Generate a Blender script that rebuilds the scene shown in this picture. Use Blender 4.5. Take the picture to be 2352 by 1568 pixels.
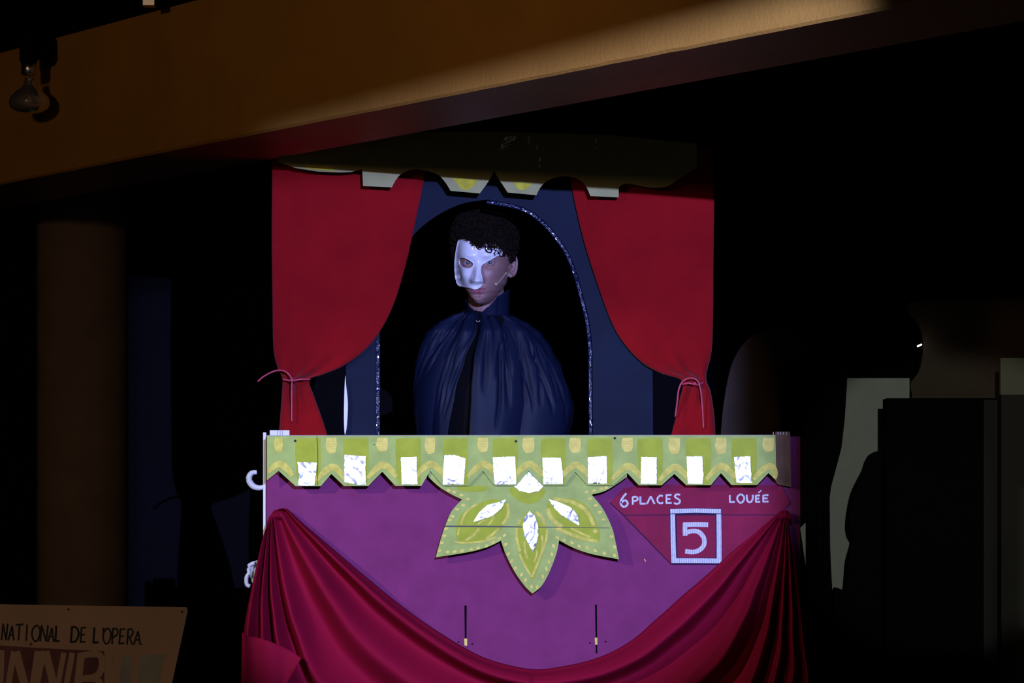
import bpy, bmesh, math, random
from mathutils import Vector, noise
from mathutils.bvhtree import BVHTree
from mathutils.geometry import delaunay_2d_cdt
random.seed(7)
for o in list(bpy.data.objects): bpy.data.objects.remove(o)
SC = bpy.context.scene
COL = SC.collection
FPX = 7840.0; EYE = 1.6; CX = 1176.0; HY = 1248.0

# ------------------------------------------------------------ camera, world, lights, exposure
cam_d = bpy.data.cameras.new('camera'); cam = bpy.data.objects.new('camera', cam_d); COL.objects.link(cam)
cam_d.lens = 120; cam_d.sensor_width = 36; cam_d.shift_y = 464.0/2352; cam_d.clip_end = 100
cam.location = (0, 0, EYE); cam.rotation_euler = (math.pi/2, 0, 0)
SC.camera = cam
SC.view_settings.view_transform = 'Standard'; SC.view_settings.look = 'None'
SC.view_settings.gamma = 1; SC.view_settings.use_curve_mapping = False
SC.view_settings.exposure = 0
w = bpy.data.worlds.new('world'); SC.world = w; w.use_nodes = True
w.node_tree.nodes['Background'].inputs[0].default_value = (0.9, 0.9, 0.85, 1)
w.node_tree.nodes['Background'].inputs[1].default_value = 0.085

def spot(name, loc, target, energy, color, half_deg, blend, radius):
    d = bpy.data.lights.new(name, 'SPOT'); o = bpy.data.objects.new(name, d); COL.objects.link(o)
    d.energy = energy; d.color = color; d.spot_size = math.radians(half_deg*2); d.spot_blend = blend
    d.shadow_soft_size = radius
    o.location = loc
    o.rotation_euler = (Vector(target)-Vector(loc)).to_track_quat('-Z', 'Y').to_euler()
    return o
spot('stage_spot_right', (0.75, 2.4, 2.852), (-0.12, 9.0, 2.05), 2550, (0.34, 0.41, 1.0), 8.8, 0.35, 0.010)
spot('stage_spot_left', (-2.7, 6.3, 2.88), (-0.16, 9.0, 1.68), 200, (0.88, 0.92, 0.85), 10.5, 0.5, 0.025)
spot('warm_house_lamp', (-2.3, 3.2, 2.99), (-0.9, 9.0, 2.45), 125, (1.0, 0.62, 0.36), 25, 0.6, 0.15)
spot('added_panel_spot', (0.92, 5.2, 2.45), (1.42, 11.1, 1.72), 150, (0.95, 1.0, 0.88), 5.6, 0.35, 0.03)  # narrow spot added to brighten the pale panel at the right

# ------------------------------------------------------------ helpers
def P(px, py, d): return Vector(((px-CX)*d/FPX, d, EYE+(HY-py)*d/FPX))
MATS = {}
def mat(name, col, rough=0.7, metal=0.0, var=0.0, vscale=20.0, bump=0.0, bscale=200.0, sheen=0.0, coat=0.0,
        trans=0.0, stripes=None, spec=None, col2=None, emis=None):
    if name in MATS: return MATS[name]
    m = bpy.data.materials.new(name); m.use_nodes = True; nt = m.node_tree; b = nt.nodes['Principled BSDF']
    b.inputs['Base Color'].default_value = (*col, 1); b.inputs['Roughness'].default_value = rough
    b.inputs['Metallic'].default_value = metal
    if spec is None and rough > .5 and not metal: spec = .12
    if sheen: b.inputs['Sheen Weight'].default_value = sheen
    if coat: b.inputs['Coat Weight'].default_value = coat; b.inputs['Coat Roughness'].default_value = 0.08
    if trans: b.inputs['Transmission Weight'].default_value = trans
    if spec is not None: b.inputs['Specular IOR Level'].default_value = spec
    if emis: b.inputs['Emission Color'].default_value = (*emis[0], 1); b.inputs['Emission Strength'].default_value = emis[1]
    tc = nt.nodes.new('ShaderNodeTexCoord')
    if var or col2:
        n = nt.nodes.new('ShaderNodeTexNoise'); n.inputs['Scale'].default_value = vscale; n.inputs['Detail'].default_value = 5
        nt.links.new(tc.outputs['Object'], n.inputs['Vector'])
        r = nt.nodes.new('ShaderNodeValToRGB'); r.color_ramp.elements[0].position = 0.32; r.color_ramp.elements[1].position = 0.68
        c2 = col2 or tuple(min(1, c*(1+var)) for c in col); c1 = tuple(c*(1-var) for c in col)
        r.color_ramp.elements[0].color = (*c1, 1); r.color_ramp.elements[1].color = (*c2, 1)
        nt.links.new(n.outputs['Fac'], r.inputs['Fac']); nt.links.new(r.outputs['Color'], b.inputs['Base Color'])
    if stripes:      # (axis, frequency, darker factor): the flutes of corrugated card showing through paint
        sx = nt.nodes.new('ShaderNodeSeparateXYZ'); nt.links.new(tc.outputs['Object'], sx.inputs[0])
        mu = nt.nodes.new('ShaderNodeMath'); mu.operation = 'MULTIPLY'; mu.inputs[1].default_value = stripes[1]
        nt.links.new(sx.outputs[stripes[0]], mu.inputs[0])
        si = nt.nodes.new('ShaderNodeMath'); si.operation = 'SINE'; nt.links.new(mu.outputs[0], si.inputs[0])
        mr = nt.nodes.new('ShaderNodeMapRange'); mr.inputs[1].default_value = -1; mr.inputs[2].default_value = 1
        mr.inputs[3].default_value = stripes[2]; mr.inputs[4].default_value = 1; nt.links.new(si.outputs[0], mr.inputs[0])
        mx = nt.nodes.new('ShaderNodeMix'); mx.data_type = 'RGBA'; mx.blend_type = 'MULTIPLY'; mx.inputs[0].default_value = 1
        src = b.inputs['Base Color'].links[0].from_socket if b.inputs['Base Color'].is_linked else None
        if src: nt.links.new(src, mx.inputs[6])
        else: mx.inputs[6].default_value = (*col, 1)
        nt.links.new(mr.outputs[0], mx.inputs[7]); nt.links.new(mx.outputs[2], b.inputs['Base Color'])
    if bump:
        n2 = nt.nodes.new('ShaderNodeTexNoise'); n2.inputs['Scale'].default_value = bscale; n2.inputs['Detail'].default_value = 3
        nt.links.new(tc.outputs['Object'], n2.inputs['Vector'])
        bp = nt.nodes.new('ShaderNodeBump'); bp.inputs['Strength'].default_value = bump; bp.inputs['Distance'].default_value = 0.002
        nt.links.new(n2.outputs['Fac'], bp.inputs['Height']); nt.links.new(bp.outputs['Normal'], b.inputs['Normal'])
    MATS[name] = m
    return m

WL = {}
def tag(o, label=None, cat=None, group=None, kind=None):
    if label: o['label'] = label
    if cat: o['category'] = cat
    if group: o['group'] = group
    if kind: o['kind'] = kind
    return o
def thing(name, label, cat, loc, group=None):
    o = bpy.data.objects.new(name, None); COL.objects.link(o); o.location = loc; o.empty_display_size = 0.05
    WL[o] = Vector(loc); return tag(o, label, cat, group)
def link(name, verts, faces, mats, parent=None, midx=None, smooth=False, origin=None, label=None):
    """verts in world coordinates; the object's origin is put at its centre (or `origin`)"""
    verts = [Vector(v) for v in verts]
    if origin is None:
        lo = Vector([min(v[i] for v in verts) for i in range(3)]); hi = Vector([max(v[i] for v in verts) for i in range(3)])
        origin = (lo+hi)/2
    origin = Vector(origin)
    me = bpy.data.meshes.new(name); me.from_pydata([v-origin for v in verts], [], faces)
    if not isinstance(mats, (list, tuple)): mats = [mats]
    for m in mats: me.materials.append(m)
    if midx: me.polygons.foreach_set('material_index', midx)
    if smooth: me.polygons.foreach_set('use_smooth', [True]*len(me.polygons))
    me.update()
    o = bpy.data.objects.new(name, me); COL.objects.link(o); WL[o] = origin
    if parent: o.parent = parent; o.location = origin-WL[parent]
    else: o.location = origin
    if label: o['label'] = label
    return o
class MB:
    def __init__(s): s.v = []; s.f = []; s.m = []
    def add(s, vs, fs, mi=0):
        b = len(s.v); s.v += [Vector(v) for v in vs]; s.f += [tuple(i+b for i in f) for f in fs]; s.m += [mi]*len(fs); return s
    def box(s, lo, hi, mi=0):
        (a, b, c), (d, e, f) = lo, hi
        return s.add([(a,b,c),(d,b,c),(d,e,c),(a,e,c),(a,b,f),(d,b,f),(d,e,f),(a,e,f)],
              [(0,3,2,1),(4,5,6,7),(0,1,5,4),(1,2,6,5),(2,3,7,6),(3,0,4,7)], mi)
    def slab(s, pts, d, th, mi=0, ms=None):
        """px outline cut from board: front face at depth d, thickness th going back"""
        f = [P(x, y, d) for x, y in pts]; b = [v+Vector((0, th, 0)) for v in f]; n = len(pts)
        ar = sum(pts[i][0]*pts[(i+1) % n][1]-pts[(i+1) % n][0]*pts[i][1] for i in range(n))
        idx = list(range(n)) if ar < 0 else list(range(n-1, -1, -1))
        s.add(f+b, [tuple(idx)], mi)
        b0 = len(s.v)-2*n
        s.f.append(tuple(b0+n+i for i in reversed(idx))); s.m.append(mi if ms is None else ms)
        for k in range(n):
            i, j = idx[k], idx[(k+1) % n]
            s.f.append((b0+i, b0+n+i, b0+n+j, b0+j)); s.m.append(mi if ms is None else ms)
        return s
    def paint(s, pts, d, mi):
        s.pl = getattr(s, 'pl', 0)+1; return s.slab(pts, d-1.1e-5*(s.pl % 20), 0.0003, mi)
    def ribbon(s, line, wd, d, mi=0, th=0.0004):
        """a brush stroke: line of px points, width px (number or list)"""
        n = len(line)
        L = []; R = []
        for i, p in enumerate(line):
            a = line[max(0, i-1)]; b = line[min(n-1, i+1)]
            dx, dy = b[0]-a[0], b[1]-a[1]; l = math.hypot(dx, dy) or 1
            w_ = (wd[i] if isinstance(wd, (list, tuple)) else wd)/2
            if 0 < i < n-1:   # mitre
                a1 = (p[0]-a[0], p[1]-a[1]); b1 = (b[0]-p[0], b[1]-p[1])
                c = (a1[0]*b1[0]+a1[1]*b1[1])/((math.hypot(*a1) or 1)*(math.hypot(*b1) or 1))
                w_ /= max(0.72, math.sqrt(max(0.0, (1+c)/2)))
            L.append((p[0]-dy/l*w_, p[1]+dx/l*w_)); R.append((p[0]+dy/l*w_, p[1]-dx/l*w_))
        s.lay = getattr(s, 'lay', 0)+1; d -= 1.5e-5*(s.lay % 24)
        f = [P(*q, d) for q in L]+[P(*q, d) for q in R]; g = [v+Vector((0, th, 0)) for v in f]
        fs = []
        for i in range(n-1):
            fs.append((i, n+i, n+i+1, i+1)); fs.append((i, i+1, 2*n+i+1, 2*n+i)); fs.append((n+i, 3*n+i, 3*n+i+1, n+i+1))
        fs.append((0, 2*n, 3*n, n)); fs.append((n-1, 2*n-1, 4*n-1, 3*n-1))
        a_, b_, c_ = f[0], f[n], f[n+1]
        if (b_-a_).cross(c_-a_).y > 0: fs = [tuple(reversed(q)) for q in fs]
        return s.add(f+g, fs, mi)
    def tube(s, pts, r, n=8, mi=0, cap=True):
        pts = [Vector(p) for p in pts]; rings = []
        up = Vector((0, 0, 1))
        for i, p in enumerate(pts):
            t = (pts[min(i+1, len(pts)-1)]-pts[max(i-1, 0)]).normalized()
            u = t.cross(up)
            if u.length < 1e-3: u = t.cross(Vector((1, 0, 0)))
            u.normalize(); v = t.cross(u); up = v.cross(t) if abs(t.dot(up)) > .95 else up
            rr = r[i] if isinstance(r, (list, tuple)) else r
            rings.append([p+u*math.cos(2*math.pi*k/n)*rr+v*math.sin(2*math.pi*k/n)*rr for k in range(n)])
        b = []; [b.extend(q) for q in rings]; fs = []
        for i in range(len(pts)-1):
            for k in range(n): fs.append((i*n+k, i*n+(k+1) % n, (i+1)*n+(k+1) % n, (i+1)*n+k))
        if cap: fs.append(tuple(range(n-1, -1, -1))); fs.append(tuple((len(pts)-1)*n+k for k in range(n)))
        return s.add(b, fs, mi)
    def lathe(s, c, prof, n=24, mi=0):
        c = Vector(c); vs = []; fs = []
        for r, z in prof:
            for k in range(n): a = 2*math.pi*k/n; vs.append(c+Vector((r*math.cos(a), r*math.sin(a), z)))
        for i in range(len(prof)-1):
            for k in range(n): fs.append((i*n+k, i*n+(k+1) % n, (i+1)*n+(k+1) % n, (i+1)*n+k))
        fs.append(tuple(range(n-1, -1, -1))); fs.append(tuple((len(prof)-1)*n+k for k in range(n)))
        return s.add(vs, fs, mi)
    def ball(s, c, r, n=16, mi=0, sc=(1, 1, 1)):
        c = Vector(c); vs = [c+Vector((0, 0, r*sc[2]))]; fs = []; m = n//2
        for i in range(1, m):
            a = math.pi*i/m
            for k in range(n):
                b = 2*math.pi*k/n
                vs.append(c+Vector((r*sc[0]*math.sin(a)*math.cos(b), r*sc[1]*math.sin(a)*math.sin(b), r*sc[2]*math.cos(a))))
        vs.append(c-Vector((0, 0, r*sc[2]))); last = len(vs)-1
        for k in range(n):
            fs.append((0, 1+k, 1+(k+1) % n)); fs.append((last, 1+(m-2)*n+(k+1) % n, 1+(m-2)*n+k))
        for i in range(m-2):
            for k in range(n): fs.append((1+i*n+k, 1+(i+1)*n+k, 1+(i+1)*n+(k+1) % n, 1+i*n+(k+1) % n))
        return s.add(vs, fs, mi)
    def build(s, name, mats, parent=None, smooth=False, **k):
        return link(name, s.v, s.f, mats, parent, s.m, smooth, **k)

def crom(pts, n=6, closed=False):
    out = []; N = len(pts); rng = range(N if closed else N-1)
    g = (lambda i: pts[i % N]) if closed else (lambda i: pts[max(0, min(N-1, i))])
    for i in rng:
        p0, p1, p2, p3 = g(i-1), g(i), g(i+1), g(i+2)
        for k in range(n):
            t = k/n
            out.append(tuple(0.5*((2*p1[j])+(-p0[j]+p2[j])*t+(2*p0[j]-5*p1[j]+4*p2[j]-p3[j])*t*t+(-p0[j]+3*p1[j]-3*p2[j]+p3[j])*t**3)
                             for j in range(len(p1))))
    if not closed: out.append(tuple(pts[-1]))
    return out
def lerp(a, b, t): return a+(b-a)*t
def interp(tab, x):
    if x <= tab[0][0]: return tab[0][1]
    for (a, va), (b, vb) in zip(tab, tab[1:]):
        if x <= b:
            t = (x-a)/(b-a); t = t*t*(3-2*t)*.5+t*.5
            return va+(vb-va)*t
    return tab[-1][1]
def inside(p, poly):
    c = False; n = len(poly); x, y = p
    for i in range(n):
        x1, y1 = poly[i]; x2, y2 = poly[(i+1) % n]
        if (y1 > y) != (y2 > y) and x < (x2-x1)*(y-y1)/(y2-y1)+x1: c = not c
    return c
def cdt(outer, step, holes=()):
    """dense triangulation of a 2-D outline: returns points, faces, boundary count"""
    def dens(poly):
        q = []
        for i in range(len(poly)):
            a, b = poly[i], poly[(i+1) % len(poly)]; L = math.hypot(b[0]-a[0], b[1]-a[1]); k = max(1, int(L/step))
            q += [(lerp(a[0], b[0], t/k), lerp(a[1], b[1], t/k)) for t in range(k)]
        return q
    loops = [dens(outer)]+[dens(h) for h in holes]
    pts = []; ed = []
    for l in loops:
        b = len(pts); pts += l; ed += [(b+i, b+(i+1) % len(l)) for i in range(len(l))]
    nb = len(pts)
    x0 = min(p[0] for p in outer); x1 = max(p[0] for p in outer); y0 = min(p[1] for p in outer); y1 = max(p[1] for p in outer)
    j = 0; y = y0
    while y < y1:
        x = x0+(step/2 if j % 2 else 0)
        while x < x1:
            if inside((x, y), outer) and not any(inside((x, y), h) for h in holes):
                if min((x-q[0])**2+(y-q[1])**2 for q in pts[:nb]) > (step*.6)**2: pts.append((x, y))
            x += step
        y += step*.87; j += 1
    r = delaunay_2d_cdt([Vector(p) for p in pts], ed, [], 0, 1e-6)
    V = [(v.x, v.y) for v in r[0]]; F = []
    for f in r[2]:
        c = (sum(V[i][0] for i in f)/len(f), sum(V[i][1] for i in f)/len(f))
        if inside(c, outer) and not any(inside(c, h) for h in holes): F.append(tuple(f))
    return V, F

# ------------------------------------------------------------ materials
PURPLE = mat('purple_painted_card', (0.215, 0.028, 0.116), 0.62, var=0.10, vscale=14, bump=0.25, bscale=400)
EDGE = mat('raw_card_edge', (0.42, 0.36, 0.24), 0.85, stripes=(0, 900, 0.6))
SAGE = mat('sage_painted_card', (0.42, 0.52, 0.12), 0.6, var=0.12, vscale=22, bump=0.15, bscale=350)
LIME = mat('lime_paint', (0.42, 0.48, 0.030), 0.55, var=0.10, vscale=25)
OCHRE = mat('yellow_ochre_paint', (0.90, 0.76, 0.15), 0.55, var=0.12, vscale=60, stripes=(2, 1500, 0.82))
OCHRE2 = mat('thin_yellow_paint', (0.70, 0.62, 0.10), 0.55, var=0.18, vscale=60)
PLAQ = mat('crimson_painted_card', (0.26, 0.013, 0.050), 0.65, var=0.12, vscale=16, bump=0.2, bscale=350)
OUTL = mat('dark_blue_paint', (0.02, 0.012, 0.05), 0.7)
LETTER = mat('white_brushed_paint', (0.72, 0.74, 0.80), 0.6, var=0.12, vscale=130, stripes=(0, 1050, 0.62))
FOIL = mat('crumpled_foil', (0.97, 0.96, 0.93), 0.46, metal=1.0, bump=0.05, bscale=60)
RED = mat('red_felt', (0.29, 0.005, 0.008), 0.95, var=0.10, vscale=9, bump=0.35, bscale=600, sheen=0.1, spec=0.1)
SWAG = mat('crimson_satin', (0.26, 0.005, 0.027), 0.75, bump=0.12, bscale=500, spec=0.05)
NAVY = mat('navy_painted_board', (0.0060, 0.0105, 0.028), 0.55, spec=0.07, var=0.18, vscale=7, bump=0.2, bscale=200)
TAPE = mat('glossy_blue_tape', (0.008, 0.014, 0.05), 0.18, bump=1.0, bscale=170, coat=0.6)
CAPE = mat('navy_satin_cloth', (0.0075, 0.012, 0.034), 0.5, bump=0.15, bscale=300, spec=0.12)
BLACKC = mat('black_cloth', (0.006, 0.006, 0.007), 0.95, bump=0.2, bscale=300, spec=0.03)
BLACK = mat('black_painted_board', (0.005, 0.005, 0.006), 0.9, spec=0.03)
WHITE = mat('white_plastic', (0.72, 0.72, 0.74), 0.4, var=0.05)
STEEL = mat('steel', (0.6, 0.6, 0.62), 0.3, metal=1.0)
CORD = mat('red_cord', (0.55, 0.06, 0.10), 0.45, bump=0.8, bscale=350)
PAPER = mat('brown_poster_card', (0.44, 0.31, 0.235), 0.8, var=0.08, vscale=6, bump=0.15, bscale=250)
INK = mat('black_ink', (0.03, 0.035, 0.04), 0.8)
MAROON = mat('maroon_wash', (0.16, 0.07, 0.08), 0.85, var=0.25, vscale=12)
GREYW = mat('grey_wash', (0.30, 0.31, 0.28), 0.85, var=0.15, vscale=14)
BEAMM = mat('orange_painted_plaster', (0.56, 0.27, 0.045), 0.5, var=0.12, vscale=3.2, bump=0.5, bscale=90)
COLM = mat('brown_column_plaster', (0.25, 0.175, 0.13), 0.85, var=0.12, vscale=8)
WALLM = mat('dark_wall_paint', (0.005, 0.005, 0.006), 0.95, spec=0.1, var=0.15, vscale=2)
CEILM = mat('black_ceiling_paint', (0.010, 0.009, 0.009), 0.95, spec=0.05)
FLOORM = mat('dark_stage_floor', (0.012, 0.011, 0.010), 0.8, spec=0.1)
BULBG = mat('clear_bulb_glass', (0.75, 0.72, 0.72), 0.06, trans=0.85, coat=0.4)
SKIN = mat('skin', (0.34, 0.185, 0.165), 0.5, var=0.05, vscale=60, bump=0.08, bscale=500)
LIPS = mat('lips', (0.33, 0.11, 0.13), 0.45)
MASKM = mat('glossy_white_mask', (0.92, 0.92, 0.93), 0.28, coat=0.6, bump=0.12, bscale=120)
HAIR = mat('black_hair', (0.016, 0.011, 0.007), 0.9, spec=0.08)
OLIVE = mat('pale_olive_card', (0.38, 0.37, 0.16), 0.75, var=0.08, vscale=15)

# ------------------------------------------------------------ the setting
def struct(name, mb, m, label=None, smooth=False):
    o = mb.build(name, m, smooth=smooth); o['kind'] = 'structure'
    if label: o['label'] = label
    return o
struct('floor', MB().box((-5, -1, -0.1), (5, 12.2, 0)), FLOORM)
struct('wall_back', MB().box((-5, 12.0, 0), (5, 12.15, 3.03)), WALLM)
struct('wall_left', MB().box((-5.12, -1, 0), (-5, 12.15, 3.03)), WALLM)
struct('wall_right', MB().box((5, -1, 0), (5.12, 12.15, 3.03)), WALLM)
struct('ceiling', MB().box((-5.12, -1, 3.03), (5.12, 12.15, 3.15)), CEILM)
# sloping (receding) ceiling beam: depth falls linearly in 1/d along the photo
k_ = 1.27
def beam_pt(px): d = FPX*k_/(1000+.239*px); return Vector(((px-CX)*d/FPX, d, 0))
A = beam_pt(0); B = beam_pt(2352); dr = (B-A).normalized(); nb_ = Vector((-dr.y, dr.x, 0))
if nb_.y < 0: nb_ = -nb_
z0 = EYE+.825*k_; z1 = 3.03
a = A-dr*1.5; b = B+dr*2.5; wdt = 0.33
mb = MB()
nseg = 120
for (o0, h0, o1, h1) in ((0, z0, 0, z1), (wdt, z1, wdt, z0)):
    pass
vs = []; fs = []
for i in range(nseg+1):
    p = a.lerp(b, i/nseg)
    jit = 0.0022*noise.noise(Vector((i*1.3, 0, 0)))
    bev = 0.006
    ring = [(0, z1), (0, z0+bev+jit), (bev, z0+jit*.6), (wdt-bev, z0), (wdt, z0+bev), (wdt, z1)]
    vs += [p+nb_*o+Vector((0, 0, h)) for o, h in ring]
for i in range(nseg):
    for k in range(6): fs.append((i*6+k, i*6+(k+1) % 6, (i+1)*6+(k+1) % 6, (i+1)*6+k))
fs += [tuple(range(5, -1, -1)), tuple(nseg*6+k for k in range(6))]
mb.add(vs, fs); struct('trim_1', mb, BEAMM, 'orange painted concrete beam crossing the top of the picture')
cp = P(190, 900, 10.9)
mb = MB(); mb.lathe((cp.x, cp.y, 0), [(0.145, 0), (0.145, 3.03)], n=64)
struct('trim_2', mb, COLM, 'dim brown round column behind the poster', smooth=True)

# unseen black frame added in front of the right-hand spot: it trims the beam of light at the top and at both sides
LP = Vector((0.75, 2.4, 2.852)); FY = 3.3
def at_flag(p): p = Vector(p); return LP+(p-LP)*((FY-LP.y)/(p.y-LP.y))
q1 = beam_pt(850); q1.z = z0+.004; q2 = beam_pt(2100); q2.z = z0+.075; q1 = at_flag(q1); q2 = at_flag(q2)
qr = at_flag(P(1792, 900, 9.0)); ql = at_flag(P(564, 900, 9.0))
lz = lambda x: q1.z+(q2.z-q1.z)*(x-q1.x)/(q2.x-q1.x)
fl = thing('added_light_flag', 'unseen black frame added in front of a spotlight to trim its light', 'frame', (LP.x, FY, 3.03))
mb = MB()
def plate(x0, x1, za, zb, zc, zd):   # lower-left, lower-right, upper-right, upper-left heights
    mb.add([(x0, FY, za), (x1, FY, zb), (x1, FY, zc), (x0, FY, zd), (x0, FY+.002, za), (x1, FY+.002, zb), (x1, FY+.002, zc), (x0, FY+.002, zd)],
           [(0, 1, 2, 3), (7, 6, 5, 4), (0, 4, 5, 1), (1, 5, 6, 2), (2, 6, 7, 3), (3, 7, 4, 0)])
plate(ql.x-.2, qr.x+.2, lz(ql.x-.2), lz(qr.x+.2), 3.028, 3.028)
plate(ql.x-.2, ql.x, 2.55, 2.55, lz(ql.x), lz(ql.x-.2)); plate(qr.x, qr.x+.2, 2.55, 2.55, lz(qr.x+.2), lz(qr.x))
mb.build('flag_plates', BLACK, fl)

# ------------------------------------------------------------ lamp bulbs at the top left
LZ = P(66, 100, 9.55)
lamp = thing('spot_bulb', 'unlit clear reflector bulb hanging in front of the orange beam', 'light bulb', (LZ.x, LZ.y, 3.03))
mb = MB(); mb.lathe((LZ.x, LZ.y, 0), [(0.020, 3.03), (0.026, 3.012), (0.026, 2.955), (0.023, 2.945)]); mb.build('socket', BLACK, lamp, True)
z = P(66, 128, 9.55).z
mb = MB(); mb.lathe((LZ.x, LZ.y, 0), [(0.0205, 2.948), (0.021, z), (0.021, z-0.05), (0.015, z-0.056)]); mb.build('screw_cap', STEEL, lamp, True)
mb = MB(); zb = P(66, 182, 9.55).z
mb.lathe((LZ.x+.002, LZ.y, 0), [(0.012, zb+.004), (0.016, zb-.012), (0.020, zb-.022), (0.040, zb-.036), (0.054, zb-.052), (0.058, zb-.066), (0.052, zb-.082), (0.034, zb-.092), (0.010, zb-.096)], n=40)
mb.build('glass_bulb', BULBG, lamp, True)
mb = MB(); c = P(106, 120, 9.62)
mb.lathe((c.x, c.y, 0), [(0.014, 3.03), (0.022, 3.02), (0.024, 2.985), (0.023, 2.965), (0.012, 2.952)]); 
o = mb.build('lamp_holder', BLACK, smooth=True); tag(o, 'empty black lamp holder on the ceiling beside the reflector bulb', 'lamp holder')
mb = MB(); c0 = P(330, 22, 9.0); c0.z = 3.03
mb.box((c0.x, c0.y-.02, 3.016), (c0.x+.03, c0.y+.02, 3.03)); o = mb.build('cable_clip', STEEL)
tag(o, 'small grey metal clip under the dark ceiling above the beam', 'clip')

# ------------------------------------------------------------ platform behind the box front
o = MB().box((-0.72, 9.06, 0), (0.66, 10.6, 0.80)).build('platform', BLACK)
tag(o, 'black stage platform behind the painted box front', 'platform')

# ------------------------------------------------------------ box front (purple panel, valance, flower, plaque)
D0 = 9.0
zf = 0.0
boxf = thing('theatre_box_front', 'purple painted cardboard theatre box front with a scalloped green top', 'stage prop', (0.03, 9.0, 0))
def pyz(z, d): return HY-(z-EYE)*FPX/d
floor_py = pyz(0, D0)
mb = MB().slab([(612, 1002), (1838, 1002), (1838, floor_py), (612, floor_py)], D0, 0.014, 0, 1)
mb.paint([(1066.5, 1390), (1072, 1390), (1071.5, 1466), (1067.5, 1466)], D0-.0004, 2)
mb.paint([(1366.5, 1388), (1371, 1388), (1372, 1500), (1368.5, 1500)], D0-.0004, 2)
mb.paint([(1066, 1466), (1073, 1466), (1073, 1482), (1067, 1482)], D0-.0008, 3)
mb.paint([(1366, 1464), (1372, 1464), (1372, 1480), (1367, 1480)], D0-.0008, 3)
for x, y in ((1355, 1476), (1391, 1473), (1085, 1478), (1053, 1474)):
    mb.paint([(x-3, y), (x, y-2), (x+3, y), (x, y+2)], D0-.0004, 2)
mb.ribbon([(1480, 1283), (1483, 1289)], 2, D0-.0006, 3)
mb.build('front_panel', [PURPLE, EDGE, BLACK, OCHRE], boxf)
MB().box((P(612, 0, D0).x-.001, D0+.0145, 0), (P(620, 0, D0).x, 9.055, EYE+(HY-1002)*D0/FPX)).build('side_panel', PURPLE, boxf)
MB().box((P(1830, 0, D0).x, D0+.0145, 0), (P(1838, 0, D0).x, 9.055, EYE+(HY-1002)*D0/FPX)).build('side_panel', PURPLE, boxf)
# brown end post at the right of the valance
mb = MB().slab([(1781, 991), (1815, 991), (1817, 1118), (1786, 1112), (1781, 1104)], D0-.02, .018, 0)
for x in (1776, 1787, 1793, 1799, 1806): mb.ribbon([(x, 992), (x+.5, 998)], 1.6, D0-.0215, 1)
mb.build('end_post', [mat('brown_wood', (0.16, 0.085, 0.04), .6, var=.2, vscale=20), mat('pale_chips', (.6, .6, .55), .6)], boxf, label='brown end post beside the valance')

# valance
DV = D0-0.044
apex = [(640, 1081), (761, 1088), (878, 1083), (988, 1081), (1109, 1081), (1214, 1081), (1321, 1083), (1441, 1086), (1549, 1088), (1656, 1086), (1765, 1086)]
flat = [(679, 737), (790, 846), (908, 968), (1017, 1076), (1135, 1187), (1246, 1297), (1349, 1408), (1467, 1520), (1576, 1633), (1680, 1739)]
out = [(613, 1000), (613, 1103)]
for i, (ax, ay) in enumerate(apex):
    out.append((ax, ay))
    if i < 10:
        yb = 1116-.3*i
        out += [(flat[i][0], yb), (flat[i][1], yb)]
out += [(1783, 1103), (1781, 999)]
mb = MB().slab(out, DV, 0.006, 0, 1)
for i, (f0, f1) in enumerate(flat):
    c = (f0+f1)/2
    mb.paint([(c-29, 1008), (c-10, 1006), (c+28, 1006), (c+29, 1050), (c+27, 1112), (c-22, 1112), (c-27, 1090), (c-30, 1040)], DV-.0004, 2)
random.seed(3)
for i, (ax, ay) in enumerate(apex):
    w_ = random.uniform(12, 14); h_ = random.uniform(1036, 1043)
    if i == 0: w_ = 10
    mb.paint([(ax-w_+2, 1005), (ax+w_-1, 1005), (ax+w_, 1020), (ax+w_-2, h_-3), (ax+w_-8, h_), (ax-w_+8, h_+1), (ax-w_+2, h_-6), (ax-w_-1, 1022)], DV-.0008, 3 if i else 4)
    if i == 10: xr = 1780-ax
    else: xr = 34
    L = crom([(ax-34, ay+15), (ax-20, ay-1), (ax-4, ay-14), (ax+8, ay-14), (min(ax+22, ax+xr), ay-2), (min(ax+32, ax+xr), ay+12)], 4)
    if i == 0: L = [p for p in L if p[0] > 616]
    if L: mb.ribbon(L, [6+10*math.sin(math.pi*(k+1)/(len(L)+2)) for k in range(len(L))], DV-.0008, 4)
# seam of two joined cards and drawing-pin holes
mb.ribbon([(728, 1002), (730, 1040), (729, 1113)], 1.2, DV-.001, 5)
for x, y in ((678, 1012), (1185, 1013), (1412, 1006), (859, 1021)):
    r = 3.0 if x != 859 else 1.2
    mb.paint([(x+r*math.cos(t*math.pi/4), y+r*math.sin(t*math.pi/4)) for t in range(8)], DV-.0012, 5)
mb.ribbon([(613, 1000), (1781, 999)], 1.3, DV-.001, 6)
val = mb.build('valance', [SAGE, EDGE, LIME, OCHRE, OCHRE2, INK, mat('pale_card_edge', (.5, .45, .35), .8)], boxf, label='scalloped green and yellow card strip')
for x in (660, 1176, 1700):
    MB().box((P(x, 0, DV).x-.01, DV+.0065, P(0, 1060, DV).z), (P(x, 0, DV).x+.01, D0-.0002, P(0, 1040, DV).z)).build('spacer', BLACK, boxf)

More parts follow.
